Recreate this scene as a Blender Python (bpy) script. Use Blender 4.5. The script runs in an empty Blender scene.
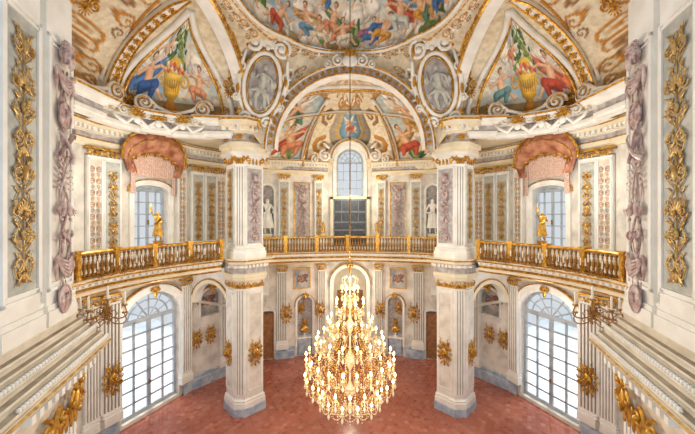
import bpy, math, random
import numpy as np
from mathutils import Matrix, Vector
PI=math.pi
C=bpy.context.scene.collection
sc=bpy.context.scene
F=309.0; CX=350.0; CZ=7.8
def lin(c):
    return tuple(((x/255)/12.92 if x/255<=.04045 else ((x/255+.055)/1.055)**2.4) for x in c)
# ---------------------------------------------------------------- materials
def mat(name,c1,c2=None,scale=3.0,rough=.5,metal=0.0,bump=0.0,emis=0.0,attr=False,detail=4,c3=None):
    m=bpy.data.materials.new(name); m.use_nodes=True; nt=m.node_tree; b=nt.nodes['Principled BSDF']
    tc=nt.nodes.new('ShaderNodeTexCoord'); n=nt.nodes.new('ShaderNodeTexNoise')
    n.inputs['Scale'].default_value=scale; n.inputs['Detail'].default_value=detail
    nt.links.new(tc.outputs['Object'],n.inputs['Vector'])
    r=nt.nodes.new('ShaderNodeValToRGB'); nt.links.new(n.outputs['Fac'],r.inputs['Fac'])
    c2=c2 or c1
    r.color_ramp.elements[0].position=.36; r.color_ramp.elements[1].position=.64
    r.color_ramp.elements[0].color=(*lin(c1),1); r.color_ramp.elements[1].color=(*lin(c2),1)
    if c3:
        e=r.color_ramp.elements.new(.5); e.color=(*lin(c3),1)
    out=r.outputs['Color']
    if attr:
        a=nt.nodes.new('ShaderNodeAttribute'); a.attribute_name='Col'
        v=nt.nodes.new('ShaderNodeVectorMath'); v.operation='MULTIPLY'
        nt.links.new(a.outputs['Color'],v.inputs[0]); nt.links.new(out,v.inputs[1]); out=v.outputs[0]
    nt.links.new(out,b.inputs['Base Color'])
    b.inputs['Roughness'].default_value=rough; b.inputs['Metallic'].default_value=metal
    if emis:
        nt.links.new(out,b.inputs['Emission Color']); b.inputs['Emission Strength'].default_value=emis
    if bump:
        bp=nt.nodes.new('ShaderNodeBump'); bp.inputs['Strength'].default_value=bump; bp.inputs['Distance'].default_value=.03
        nt.links.new(n.outputs['Fac'],bp.inputs['Height']); nt.links.new(bp.outputs['Normal'],b.inputs['Normal'])
    return m
M={}
M['cream']=mat('cream_stucco',(230,216,184),(244,233,208),1.6,.5)
M['white']=mat('white_stucco',(234,230,220),(249,246,239),2.2,.45)
M['stone']=mat('marbled_stucco',(206,200,190),(240,233,221),2.0,.4,c3=(228,220,207),detail=7)
M['lilac']=mat('lilac_grey_panel',(158,150,152),(202,194,188),6,.5,detail=8)
M['groove_shade']=mat('painted_groove_shade',(142,130,116),(166,152,134),4,.6)  # darker colour paints in the shade between flutes
M['green']=mat('grey_green_panel',(168,170,162),(204,202,190),5,.5,detail=8)
M['beige']=mat('beige_stone',(206,194,172),(228,216,196),3,.55,detail=5)
M['tread_shade']=mat('shade_toned_ledge_stone',(148,132,112),(178,162,140),5,.7,detail=6)  # step shading put into the colour: treads darker than risers
M['vault']=mat('vault_stucco',(230,214,180),(242,230,204),1.1,.55,detail=6)
M['gold']=mat('gilded',(170,112,30),(228,180,80),9,.32,.6,.15)
M['palegold']=mat('pale_gilding',(176,134,70),(226,192,128),9,.38,.45,.15)
M['oldgold']=mat('aged_gilding',(120,80,28),(190,138,60),14,.38,.5,.2)
M['rose']=mat('rose_marble',(158,122,116),(222,200,192),9,.45,0,.2,detail=8)
M['blue']=mat('blue_grey_marble',(146,164,186),(196,204,212),4,.35,detail=8)
M['wframe']=mat('white_painted_wood',(160,168,176),(184,190,196),3,.4)
M['dark']=mat('dark_grey_wood',(48,52,60),(72,76,84),6,.4)
M['darkrail']=mat('mid_grey_wood',(104,108,114),(130,134,138),6,.4)
M['wood']=mat('brown_wood',(140,92,56),(172,120,76),6,.45)
M['red']=mat('brown_rose_drape',(148,82,54),(210,148,114),3,.6)
M['pink']=mat('pink_fringe',(204,150,126),(236,212,194),24,.6)
M['wax']=mat('candle_wax',(240,232,210),(248,242,228),4,.5)
M['fresco']=mat('fresco_pigment',(226,220,212),(255,254,252),5,.6,attr=True,detail=8)
M['tile']=mat('terracotta_tile',(222,210,206),(255,252,248),.5,.2,attr=True,detail=5)
M['grout']=mat('tile_grout',(150,100,86),(166,116,102),3,.6)
M['court']=mat('courtyard_gravel',(186,196,202),(206,214,218),.8,.9)
M['crystal']=mat('crystal',(244,220,164),(255,248,228),8,.08,.25,emis=.1)  # faint emission adds sparkle; the crystal is no light source
M['bulb']=mat('lit_bulb',(255,200,112),(255,226,160),2,.4,emis=24)
g=bpy.data.materials.new('window_glass'); g.use_nodes=True; nt=g.node_tree
for n in list(nt.nodes):
    if n.type=='BSDF_PRINCIPLED': nt.nodes.remove(n)
tr=nt.nodes.new('ShaderNodeBsdfTransparent'); gl=nt.nodes.new('ShaderNodeBsdfGlossy'); mx=nt.nodes.new('ShaderNodeMixShader'); mx.inputs[0].default_value=.06
gl.inputs['Roughness'].default_value=.05
nt.links.new(tr.outputs[0],mx.inputs[1]); nt.links.new(gl.outputs[0],mx.inputs[2]); nt.links.new(mx.outputs[0],nt.nodes['Material Output'].inputs[0])
M['glass']=g
# ---------------------------------------------------------------- mesh builder
class MB:
    def __init__(s): s.v=[]; s.f=[]; s.col=None
    def add(s,vs,fs,Mx=None):
        o=len(s.v)
        if Mx is not None: vs=[Mx@Vector(v) for v in vs]
        s.v+=[tuple(v) for v in vs]; s.f+=[tuple(i+o for i in f) for f in fs]
        return s
    def box(s,x0,x1,y0,y1,z0,z1,Mx=None):
        return s.add([(x0,y0,z0),(x1,y0,z0),(x1,y1,z0),(x0,y1,z0),(x0,y0,z1),(x1,y0,z1),(x1,y1,z1),(x0,y1,z1)],
          [(0,3,2,1),(4,5,6,7),(0,1,5,4),(1,2,6,5),(2,3,7,6),(3,0,4,7)],Mx)
    def grid(s,P,Mx=None,closed=False):
        nu=len(P); nv=len(P[0]); vs=[p for r in P for p in r]; fs=[]
        for i in range(nu-1):
            for j in range(nv if closed else nv-1):
                k=(j+1)%nv
                fs.append((i*nv+j,i*nv+k,(i+1)*nv+k,(i+1)*nv+j))
        return s.add(vs,fs,Mx)
    def tube(s,pts,rad,n=6,Mx=None):
        pts=[Vector(p) for p in pts]; rows=[]; up=Vector((.13,.97,.21))
        for i,p in enumerate(pts):
            t=(pts[min(i+1,len(pts)-1)]-pts[max(i-1,0)])
            if t.length<1e-9: t=Vector((0,0,1))
            t.normalize(); a=t.cross(up)
            if a.length<1e-3: a=t.cross(Vector((1,0,0)))
            a.normalize(); b=t.cross(a); r=rad[i] if isinstance(rad,(list,tuple)) else rad
            rows.append([p+a*(r*math.cos(2*PI*k/n))+b*(r*math.sin(2*PI*k/n)) for k in range(n)])
        o=len(s.v); s.grid(rows,Mx,True)
        s.f.append(tuple(o+k for k in range(n))); s.f.append(tuple(o+(len(pts)-1)*n+k for k in range(n)))
        return s
    def lathe(s,prof,n=12,Mx=None):
        rows=[[(r*math.cos(2*PI*k/n),r*math.sin(2*PI*k/n),z) for k in range(n)] for r,z in prof]
        return s.grid(rows,Mx,True)
    def ell(s,c,r,rot=0.0,nu=8,nv=5,Mx=None):
        rows=[]; cr,sr=math.cos(rot),math.sin(rot)
        for j in range(nv+1):
            ph=-PI/2+PI*j/nv; row=[]
            for i in range(nu):
                a=2*PI*i/nu
                x=r[0]*math.cos(ph)*math.cos(a); y=r[1]*math.cos(ph)*math.sin(a); z=r[2]*math.sin(ph)
                row.append((c[0]+x*cr-z*sr,c[1]+y,c[2]+x*sr+z*cr))
            rows.append(row)
        return s.grid(rows,Mx,True)
    def sweep(s,path,prof,closed=False):
        n=len(path); rows=[]
        for i,p in enumerate(path):
            def nrm(a,b):
                dx,dy=b[0]-a[0],b[1]-a[1]; l=math.hypot(dx,dy) or 1; return (dy/l,-dx/l)
            if closed: n0=nrm(path[i-1],p); n1=nrm(p,path[(i+1)%n])
            else:
                n0=nrm(path[i-1],p) if i>0 else nrm(p,path[i+1]); n1=nrm(p,path[i+1]) if i<n-1 else n0
            mx,my=n0[0]+n1[0],n0[1]+n1[1]; d=max(.25,(mx*n0[0]+my*n0[1])); k=1/d
            rows.append([(p[0]+mx*k*o,p[1]+my*k*o,z) for o,z in prof])
        if closed: rows.append(rows[0])
        return s.grid(rows)
    def flat(s,k):
        s.v=[(x,y*k,z) for x,y,z in s.v]; return s
    def build(s,name,m,parent=None,smooth=False):
        me=bpy.data.meshes.new(name); me.from_pydata(s.v,[],s.f); me.materials.append(M[m] if isinstance(m,str) else m)
        if smooth: me.polygons.foreach_set('use_smooth',[True]*len(me.polygons))
        if s.col is not None:
            a=me.color_attributes.new('Col','FLOAT_COLOR','POINT'); a.data.foreach_set('color',np.asarray(s.col,dtype=np.float32).ravel())
        me.update()
        o=bpy.data.objects.new(name,me); C.objects.link(o)
        if parent is not None: o.parent=parent
        return o
def keepmesh(o): me=o.data; bpy.data.objects.remove(o); return me
def thing(name,label,cat,loc=(0,0,0),rz=0,group=None):
    o=bpy.data.objects.new(name,None); C.objects.link(o); o.location=loc; o.rotation_euler=(0,0,rz)
    o['label']=label; o['category']=cat
    if group: o['group']=group
    return o
def tag(o,label,cat,group=None):
    o['label']=label; o['category']=cat
    if group: o['group']=group
    return o
def struct(o): o['kind']='structure'; return o
def sempty(name,loc=(0,0,0),rz=0):
    o=bpy.data.objects.new(name,None); C.objects.link(o); o.location=loc; o.rotation_euler=(0,0,rz); return struct(o)
def inst(me,name,parent=None,loc=(0,0,0),rz=0,scale=None):
    o=bpy.data.objects.new(name,me); C.objects.link(o); o.location=loc; o.rotation_euler=(0,0,rz)
    if parent is not None: o.parent=parent
    if scale: o.scale=scale
    return o
def mir(path): return [(-x,y) for x,y in reversed(path)]
def facing(p0,p1,dist,out=0.0):
    dx,dy=p1[0]-p0[0],p1[1]-p0[1]; l=math.hypot(dx,dy); dx/=l; dy/=l
    return (p0[0]+dx*dist+dy*out,p0[1]+dy*dist-dx*out),math.atan2(dy,dx)
def resample(path,n):
    P=[Vector(p) for p in path]; L=[0]
    for a,b in zip(P,P[1:]): L.append(L[-1]+(b-a).length)
    out=[]; j=0
    for i in range(n):
        d=L[-1]*i/(n-1)
        while j<len(P)-2 and L[j+1]<d: j+=1
        t=(d-L[j])/max(1e-9,L[j+1]-L[j]); out.append(tuple(P[j]+(P[j+1]-P[j])*min(1,max(0,t))))
    return out
def smoothp(path,it=2):
    for _ in range(it):
        q=[path[0]]
        for a,b in zip(path,path[1:]):
            q.append(tuple(a[k]*.75+b[k]*.25 for k in range(len(a)))); q.append(tuple(a[k]*.25+b[k]*.75 for k in range(len(a))))
        q.append(path[-1]); path=q
    return path
# ---------------------------------------------------------------- plan
WL=[(-8.95,5.6),(-8.75,10.3),(-7.2,13.95),(-4.95,16.75),(-4.1,17.0),(-3.1,17.25),(-2.0,17.6),(-1.3,17.85)]
W=WL+mir(WL)
NS=len(W)-1
def seglen(i): return math.hypot(W[i+1][0]-W[i][0],W[i+1][1]-W[i][1])
def hit(px):
    m=(px-CX)/F
    for i in range(NS):
        a,b=W[i],W[i+1]; dx,dy=b[0]-a[0],b[1]-a[1]; den=dx-m*dy
        if abs(den)<1e-9: continue
        t=(m*a[1]-a[0])/den
        if -1e-6<=t<=1+1e-6 and a[1]+dy*t>0: return i,t*seglen(i)
    return 7,1.3
def onwall(px,out=0.0):
    i,d=hit(px); return facing(W[i],W[i+1],d,out)
def bth(px): return [(px,'left'),(700-px,'right')]
def warcp(mb,a,b,z0,z1,ops,depth=.35):
    L=math.hypot(b[0]-a[0],b[1]-a[1]); dx,dy=(b[0]-a[0])/L,(b[1]-a[1])/L; nx,ny=dy,-dx
    def P(s,z,o=0): return (a[0]+dx*s-nx*o,a[1]+dy*s-ny*o,z)
    xs=[0,L]
    for (c,hw,zb,zs,ri) in ops:
        xs+=[c-hw*math.cos(PI*k/16) for k in range(17)]
    xs=sorted(xs)
    for s0,s1 in zip(xs,xs[1:]):
        if s1-s0<1e-6: continue
        mid=(s0+s1)/2; op=None
        for o in ops:
            if abs(mid-o[0])<o[1]: op=o
        if not op: mb.add([P(s0,z0),P(s1,z0),P(s1,z1),P(s0,z1)],[(0,1,2,3)])
        else:
            c,hw,zb,zs,ri=op
            h=lambda s: zs+ri*math.sqrt(max(0,1-((s-c)/hw)**2))
            if zb>z0+1e-4: mb.add([P(s0,z0),P(s1,z0),P(s1,zb),P(s0,zb)],[(0,1,2,3)])
            mb.add([P(s0,h(s0)),P(s1,h(s1)),P(s1,z1),P(s0,z1)],[(0,1,2,3)])
    for (c,hw,zb,zs,ri) in ops:
        bd=[(c-hw,zb)]+[(c-hw*math.cos(PI*k/16),zs+ri*math.sin(PI*k/16)) for k in range(17)]+[(c+hw,zb),(c-hw,zb)]
        mb.grid([[P(s,z) for s,z in bd],[P(s,z,depth) for s,z in bd]])
def warc(mb,seg,z0,z1,ops,depth=.35): warcp(mb,W[seg],W[seg+1],z0,z1,ops,depth)
def mirops(i,ops): return [(seglen(i)-c,hw,zb,zs,ri) for c,hw,zb,zs,ri in ops]
LOW={1:[(2.22,1.17,.12,3.75,1.05)],3:[(.46,.34,0,2.55,.12)],5:[(.58,.42,.0,2.9,.42)],7:[(1.3,.95,0,3.95,.95)],2:[(.95,.5,3.15,3.9,.5)]}
UPP={1:[(2.16,.68,6.5,8.85,.2)],3:[(.46,.33,6.7,9.2,.33)],7:[(1.3,.78,8.95,10.95,.78)]}
for k in (1,2,3,5):
    LOW[NS-1-k]=mirops(k,LOW[k])
    if k in UPP: UPP[NS-1-k]=mirops(k,UPP[k])
for nm,segs in (('wall_left',range(0,3)),('wall_back',range(3,12)),('wall_right',range(12,15))):
    mb=MB()
    for i in segs:
        warc(mb,i,0,6.0,LOW.get(i,[])); warc(mb,i,6.0,12.2 if i==7 else 11.1,UPP.get(i,[]))
    struct(mb.build(nm,'stone'))
mb=MB()
for i in (2,3,5,9,11,12):
    for o in LOW.get(i,[])+UPP.get(i,[]):
        a,b=W[i],W[i+1]
        (x0,y0),th=facing(a,b,o[0]-o[1]-.1,-.34); (x1,y1),_=facing(a,b,o[0]+o[1]+.1,-.34)
        mb.add([(x0,y0,o[2]-.1),(x1,y1,o[2]-.1),(x1,y1,o[3]+o[4]+.1),(x0,y0,o[3]+o[4]+.1)],[(0,1,2,3)])
struct(mb.build('wall_niche','lilac'))
mb=MB(); mb.box(-1.6,1.6,19.5,19.6,0,5.2); mb.box(-1.6,-1.5,18.2,19.5,0,5.2); mb.box(1.5,1.6,18.2,19.5,0,5.2); mb.box(-1.6,1.6,18.2,19.6,5.1,5.2)
struct(mb.build('wall_vestibule','cream'))
# ---------------------------------------------------------------- floor
def wallx(y):
    for a,b in zip(WL,WL[1:]):
        if a[1]<=y<=b[1]: return -(a[0]+(b[0]-a[0])*(y-a[1])/(b[1]-a[1]))
    return 8.95 if y<5.6 else 1.3
mb=MB(); ys=[2+.2*k for k in range(80)]
mb.grid([[(-wallx(y)-.15,y,-.012) for y in ys if y<17.85],[(wallx(y)+.15,y,-.012) for y in ys if y<17.85]]); mb.box(-1.5,1.5,17.8,19.5,-.05,-.012)
struct(mb.build('floor_bed','grout'))
mb=MB(); r=.1; cols=[]
dxh=r*math.sqrt(3); row=0; y=3.5
rr=random.Random(3)
while y<19.3:
    x=-9.2+(dxh/2 if row%2 else 0)
    lim=wallx(y)+.1
    if y>17.85: lim=1.4
    while x<9.2:
        if abs(x)<min(lim,y*1.2+1.0):
            q=rr.random(); d=math.hypot(x,y-8.6)
            c=lin((192,118,98)) if q<.6 else lin((200,132,112)) if q<.86 else lin((176,102,84)) if q<.97 else lin((208,148,130))
            k=1.0
            if 3.3<d<3.6 or 5.2<d<5.35: k=.86
            rs=r*.94
            mb.add([(x+rs*math.sin(PI/3*j),y+rs*math.cos(PI/3*j),0) for j in range(6)],[(5,4,3,2,1,0)])
            cols+=[(c[0]*k,c[1]*k,c[2]*k,1)]*6
        x+=dxh
    y+=1.5*r; row+=1
mb.col=cols; struct(mb.build('floor','tile'))
for sg in (-1,1):
    mb=MB(); mb.add([(sg*7.7,13.6,-.06),(sg*9.3,9.5,-.06),(sg*60,-10,-.06),(sg*60,60,-.06),(sg*9,19,-.06)],[(0,1,2,3,4)]); struct(mb.build('floor_courtyard','court'))
# ---------------------------------------------------------------- mouldings
EN=[(0,0),(.25,0),(.25,.12),(.35,.14),(.35,.3),(.2,.32),(.2,.6),(.4,.66),(.45,.75),(.85,.79),(.9,.88),(1,.92),(1,1),(0,1)]
def en(z0,z1,out,back=0): return [(o*out-(back if o==0 else 0),z0+(z1-z0)*f) for o,f in EN]
def dentils(path,z0,z1,o0,o1,sp=.16,w=.075,closed=False):
    mb=MB(); pts=list(path)+([path[0]] if closed else [])
    mb.sweep(path,[(o0+.004,z0-.01),(o0+.012,z0-.01),(o0+.012,z1+.01),(o0+.004,z1+.01)],closed)
    for a,b in zip(pts,pts[1:]):
        L=math.hypot(b[0]-a[0],b[1]-a[1]); n=int(L/sp)
        for k in range(n):
            (x,y),th=facing(a,b,(k+.5)*L/n,o0); Mx=Matrix.Translation((x,y,0))@Matrix.Rotation(th,4,'Z'); mb.box(-w/2,w/2,-(o1-o0),.01,z0,z1,Mx)
    return mb
nt_=[0]
def trim(mb,m,smooth=False):
    nt_[0]+=1; return struct(mb.build('trim_%d'%nt_[0],m,None,smooth))
for pth in (WL[:],mir(WL)):
    t=trim(MB().sweep(pth,en(10.15,10.95,.42)),'cream')
    g_=MB().sweep(pth,[(.1,10.36),(.17,10.4),(.1,10.44)]); g_.sweep(pth,[(.40,10.87),(.46,10.9),(.40,10.93)]); g_.build('gilded_line','gold',t)
    MB().sweep(pth,[(.09,10.44),(.092,10.6)]).build('frieze','lilac',t); dentils(pth,10.66,10.78,.16,.3).build('dentils','white',t)
    t=trim(MB().sweep(pth,en(5.1,5.6,.25)),'cream')
for side,segs in (('left',range(0,3)),('back',range(3,12)),('right',range(12,15))):
    mb=MB()
    for i in segs:
        L=seglen(i); iv=[(0,L)]
        for c,hw,zb,zs,ri in LOW.get(i,[]):
            if zb<.5: iv=[(0,c-hw-.12),(c+hw+.12,L)]
        for s0,s1 in iv:
            if s1-s0<.05: continue
            a,_=facing(W[i],W[i+1],s0); b,_=facing(W[i],W[i+1],s1)
            mb.sweep([a,b],[(0,0),(.12,0),(.12,.38),(.07,.44),(.07,.55),(0,.6)])
    struct(mb.build('baseboard_'+side,'blue'))
# ---------------------------------------------------------------- painting helpers
def fig(x,y,s,a,skin,cloth,cloth2=None,wing=False,fl=1):
    S=[]; ca,sa=math.cos(a),math.sin(a)
    def T(px,py): px*=fl; return (x+s*(px*ca-py*sa),y+s*(px*sa+py*ca))
    def cap(p,q,r0,r1,c): p=T(*p);q=T(*q); S.append((p[0],p[1],q[0],q[1],r0*s,r1*s,lin(c)))
    if wing:
        for k in range(4):
            cap((-.05,.5-.04*k),(-.55+.06*k,.9-.16*k),.09,.05,(244-10*k,240-10*k,234-8*k)); cap((.05,.5-.04*k),(.5-.06*k,.95-.16*k),.09,.05,(238-10*k,232-10*k,226-10*k))
    if cloth2: 
        d=tuple(int(v*.74) for v in cloth2)
        cap((-.45,.05),(.38,.5),.2,.16,cloth2); cap((.38,.5),(.62,.72),.13,.03,cloth2); cap((-.45,.05),(-.7,-.2),.15,.04,cloth2)
        cap((-.42,.2),(.3,.58),.04,.03,d); cap((-.46,-.02),(.2,.3),.04,.03,d)
    cap((-.05,.05),(-.3,-.2),.1,.08,skin); cap((-.3,-.2),(-.22,-.55),.075,.05,skin); cap((-.22,-.55),(-.32,-.6),.045,.03,skin)
    cap((.08,.05),(.35,-.1),.1,.08,skin); cap((.35,-.1),(.5,-.42),.075,.05,skin); cap((.5,-.42),(.6,-.42),.045,.03,skin)
    cap((0,.05),(0,.42),.14,.17,skin)
    cap((-.2,-.05),(.3,.02),.17,.15,cloth); cap((.25,0),(.1,-.35),.15,.08,cloth); cap((-.2,-.02),(-.34,-.3),.12,.05,cloth)
    d=tuple(int(v*.72) for v in cloth); cap((-.15,-.12),(.25,-.06),.03,.02,d); cap((.16,-.02),(.06,-.3),.03,.02,d)
    cap((-.14,.46),(-.42,.3),.06,.05,skin); cap((-.42,.3),(-.5,.6),.05,.035,skin)
    cap((.14,.46),(.42,.5),.06,.05,skin); cap((.42,.5),(.66,.4),.045,.035,skin)
    cap((0,.55),(.02,.62),.05,.05,skin); cap((.0,.8),(.04,.83),.1,.09,(120,80,50)); cap((.03,.73),(.035,.77),.085,.085,skin)
    cap((.0,.75),(.005,.75),.012,.012,(80,50,36)); cap((.065,.75),(.07,.75),.012,.012,(80,50,36)); cap((.02,.695),(.05,.695),.01,.01,(170,80,60))
    return S
def psc(cx,cy,r,hand,st,th,c,n=12,turns=1.3):
    S=[];p=None
    for i in range(n):
        t=i/(n-1); rr_=r*(1-t)**.8+r*.05; a=st+hand*turns*2*PI*t; q=(cx+rr_*math.cos(a),cy+rr_*math.sin(a))
        if p: S.append((p[0],p[1],q[0],q[1],th*(1-.4*t),th*(1-.4*t),c))
        p=q
    return S
def pleaf(x,y,L,a,w,c): return [(x,y,x+L*math.cos(a),y+L*math.sin(a),w,w*.3,c)]
OC=lin((204,140,46)); OD=lin((158,116,70)); GY=lin((184,170,150)); WH=lin((254,249,238))
def arab(cx,cy,s,c1=OC,c2=GY):
    S=[]
    for q in (1,-1):
        S+=psc(cx+q*.32*s,cy+.1*s,.26*s,-q,PI/2,.045*s,c1); S+=psc(cx+q*.24*s,cy-.36*s,.18*s,q,-PI/2,.035*s,c2)
        for k in range(3): S+=pleaf(cx+q*.05*s,cy+.1*s*k,.34*s,PI/2-q*(.35+.35*k),.06*s,c2 if k%2 else c1)
    S+=pleaf(cx,cy-.2*s,.6*s,PI/2,.09*s,WH); return S
def paint(U,V,col,shapes,soft=.015):
    for x0,y0,x1,y1,r0,r1,c in shapes:
        R_=max(r0,r1)+soft
        idx=np.nonzero((U>min(x0,x1)-R_)&(U<max(x0,x1)+R_)&(V>min(y0,y1)-R_)&(V<max(y0,y1)+R_))[0]
        if len(idx)==0: continue
        u=U[idx];v=V[idx]; dx,dy=x1-x0,y1-y0; l=dx*dx+dy*dy+1e-9
        t=np.clip(((u-x0)*dx+(v-y0)*dy)/l,0,1); ddx=u-(x0+t*dx); ddy=v-(y0+t*dy); d=np.hypot(ddx,ddy); r_=r0+(r1-r0)*t
        m=np.clip((r_-d)/soft+.5,0,1)[:,None]
        sh=(1.12-.5*(d/r_)**2+.28*(ddy-ddx)/r_*.8)[:,None]
        col[idx]=col[idx]*(1-m)+np.array(c)[None,:]*np.clip(sh,.4,1.3)*m
def sky(U,V,seed,c0,c1,c2):
    g_=np.random.RandomState(seed); f=np.zeros_like(U)
    for k in range(18):
        w=.6*1.35**(k%9); a=g_.rand()*2*PI; f+=np.sin(w*(U*np.cos(a)+V*np.sin(a))*2.2+g_.rand()*6.3)/(1+.35*(k%9))
    f=(f-f.min())/(f.max()-f.min()+1e-9)
    c0,c1,c2=[np.array(lin(c))[None,:] for c in (c0,c1,c2)]
    f=f[:,None]; return np.where(f<.5,c0*(1-2*f)+c1*2*f,c1*(2-2*f)+c2*(2*f-1))
SK=(238,190,150)
PAL=[(208,92,64),(72,122,184),(238,174,76),(100,144,96),(230,150,110),(250,238,212),(174,112,140),(212,164,90),(112,162,194),(222,226,218),(90,138,122)]
def cloud(x,y,s,rg,c=None):
    S=[]
    for k in range(7):
        a=rg.uniform(0,2*PI); d=rg.uniform(0,.5)*s; S.append((x+d*math.cos(a)*1.4,y+d*math.sin(a)*.5,x+d*math.cos(a)*1.4+.1*s,y+d*math.sin(a)*.5,rg.uniform(.16,.3)*s,rg.uniform(.14,.26)*s,lin(c or rg.choice([(250,242,226),(238,226,206),(254,250,240),(220,218,214)]))))
    return S
def bush(x,y,s,rg):
    return [(x,y,x+rg.uniform(-.35,.35)*s,y+rg.uniform(.1,.6)*s,.1*s,.03*s,lin(rg.choice([(84,124,60),(116,152,74),(60,100,54),(150,170,92)]))) for _ in range(14)]
def pgrid(fn,UV,nu,nv,paintfn):
    mb=MB(); P=[]; UU=[];VV=[]
    for i in range(nu+1):
        r_=[]
        for j in range(nv+1):
            r_.append(fn(i/nu,j/nv)); u,v=UV(i/nu,j/nv); UU.append(u); VV.append(v)
        P.append(r_)
    mb.grid(P); U=np.array(UU);V=np.array(VV); col=paintfn(U,V); mb.col=np.concatenate([col,np.ones((len(col),1))],1)
    return mb
def fresco(fn,UV,nu,nv,paintfn,name,label):
    return tag(pgrid(fn,UV,nu,nv,paintfn).build(name,'fresco',None,True),label,'fresco')
# ---------------------------------------------------------------- vaults
AX,AY0=4.2,8.6
def sbase(a):
    s,c=math.sin(a),math.cos(a)
    return (-AX-3.9*abs(s)**.8, AY0+3.6*(abs(c)**.5)*(1 if c>=0 else -1))
def sdome(a,ph,off=0):
    b=sbase(a); k=math.cos(ph)*(1-off/4); 
    return (-AX+(b[0]+AX)*k, AY0+(b[1]-AY0)*k, 11.5+2.6*math.sin(ph)*(1-off/2.8))
BBL=[(-3.1,12.1),(-3.9,13.2),(-4.55,14.4),(-4.75,15.6),(-4.45,16.6),(-3.9,16.95),(-3.05,17.2),(-2,17.55),(-1.25,17.8),(0,17.85)]
BB=resample(BBL+mir(BBL)[1:],121)
def bbase(u):
    t=u*120; i=min(119,int(t)); f=t-i; return (BB[i][0]*(1-f)+BB[i+1][0]*f,BB[i][1]*(1-f)+BB[i+1][1]*f)
def bdome(u,ph,off=0):
    b=bbase(u); k=math.cos(ph)*(1-off/4)
    return (b[0]*k,12.1+(b[1]-12.1)*k,10.4+3.0*math.sin(ph)*(1-off/3))
ceil=sempty('ceiling')
def base_stucco(U,V,seed): return sky(U,V,seed,(232,216,180),(242,229,202),(249,239,217))
for sg in (1,-1):
    def pt(U,V):
        col=base_stucco(U,V,31); sh=[]
        for k in range(9): sh+=arab(.3+1.55*k,.5,.9,OC,OD); 
        for k in range(7): sh+=arab(1.0+1.9*k,1.7,.8,OC,OD)
        for k in range(4): sh+=arab(5.9+.9*(k%2),1.1+.95*k,.95,OC,OD); sh+=psc(6.9,1.0+.9*k,.34,(-1)**k,k,.06,OC); sh+=psc(7.6,1.3+.9*k,.28,-(-1)**k,k,.05,OD)
        for uc in (6.45,):
            w=lambda v:1.0*(1-(v/4.6)**2)
            for q in (1,-1):
                for j in range(10):
                    v0=.45+.375*j; v1=v0+.375
                    sh.append((uc+q*w(v0),v0,uc+q*w(v1),v1,.07,.07,OC)); sh.append((uc+q*(w(v0)+.2),v0,uc+q*(w(v1)+.2),v1,.04,.04,GY))
        paint(U,V,col,sh,.02); return col
    def fn(s,t): x,y,z=sdome(PI*s,PI/2*t); return (sg*x,y,z)
    pgrid(fn,lambda s,t:(s*PI*4.1,t*PI/2*3.4),360,120,pt).build('apse_vault','fresco',ceil,True)
def bvp(U,V):
    col=base_stucco(U,V,41); sh=[]
    PN=((-5.9,.75),(-3.4,1.35),(3.4,1.35),(5.9,.75))
    for uc,w in PN:
        m=(np.abs(U-uc)<w)&(V>.45)&(V<3.3+.35*np.cos((U-uc)/w*1.4)); s_=sky(U,V,43,(96,156,200),(204,216,214),(248,238,212)); col[m]=s_[m]
    rg=random.Random(6)
    for uc,n in ((-5.9,1),(-3.4,3),(3.4,3),(5.9,1)):
        for k in range(n+1): sh+=cloud(uc+rg.uniform(-.6,.6),.8+.8*k,.8,rg)
        sh+=bush(uc-.6,.6,1.3,rg)+bush(uc+.7,.6,1.1,rg)
        for k in range(n):
            u=uc+(k/(max(1,n-1))-.5)*1.6*(n>1); v=1.2+(1.1 if k==1 else 0)
            sh+=fig(u,v,1.15,rg.uniform(-.4,.4),SK,rg.choice(PAL),rg.choice(PAL),k==1,rg.choice((1,-1)))
    for uc,w in PN:
        for q in (1,-1): sh.append((uc+q*w,.45,uc+q*w,3.3,.08,.08,OC)); sh.append((uc+q*(w+.16),.4,uc+q*(w+.16),3.4,.05,.05,OD))
        sh.append((uc-w,.45,uc+w,.45,.09,.09,OC))
        for j in range(8):
            a=-w+w*2*j/8; b=a+w*2/8; sh.append((uc+a,3.3+.35*math.cos(a/w*1.4),uc+b,3.3+.35*math.cos(b/w*1.4),.08,.08,OC))
    sh.append((0,2.1,0,2.6,1.05,.9,GY)); sh.append((0,2.1,0,2.6,.75,.6,lin((222,186,120)))); sh.append((0,2.1,0,2.6,.55,.44,lin((120,164,190)))); sh+=cloud(0,2.1,.6,rg); sh+=fig(0,2.2,.55,.1,SK,(208,92,64),None,True)
    for k in range(9): sh+=pleaf(0,3.1,.6,PI*(.1+.8*k/8),.09,WH if k%2 else OC)
    for q in (1,-1):
        sh+=psc(q*1.25,1.3,.42,-q,PI/2,.1,OC); sh+=psc(q*1.3,2.7,.36,q,-PI/2,.08,OD); sh+=psc(q*1.5,.5,.3,-q,PI/2,.08,OC); sh+=psc(q*.7,3.35,.28,q,0,.07,OC)
        for k in range(4): sh+=arab(q*(1.0+1.6*k),4.0,.9,OC,OD)
        sh+=arab(q*4.95,.9,.5); sh+=arab(q*4.95,2.2,.5)
    paint(U,V,col,sh,.02); return col
mb=pgrid(lambda s,t:bdome(s,PI/2*t),lambda s,t:((s-.5)*14,t*4.5),440,150,bvp)
keep=[]
for f in mb.f:
    c=[sum(mb.v[k][q] for k in f)/4 for q in range(3)]
    if abs(c[0])<.95 and c[2]<11.0+math.sqrt(max(0,.95**2-c[0]**2)) and c[1]>16: continue
    keep.append(f)
mb.f=keep; tag(mb.build('vault_fresco','fresco',None,True),'painted semi-dome with figures, ochre ribs and scrolls above the back gallery','fresco')
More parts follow.
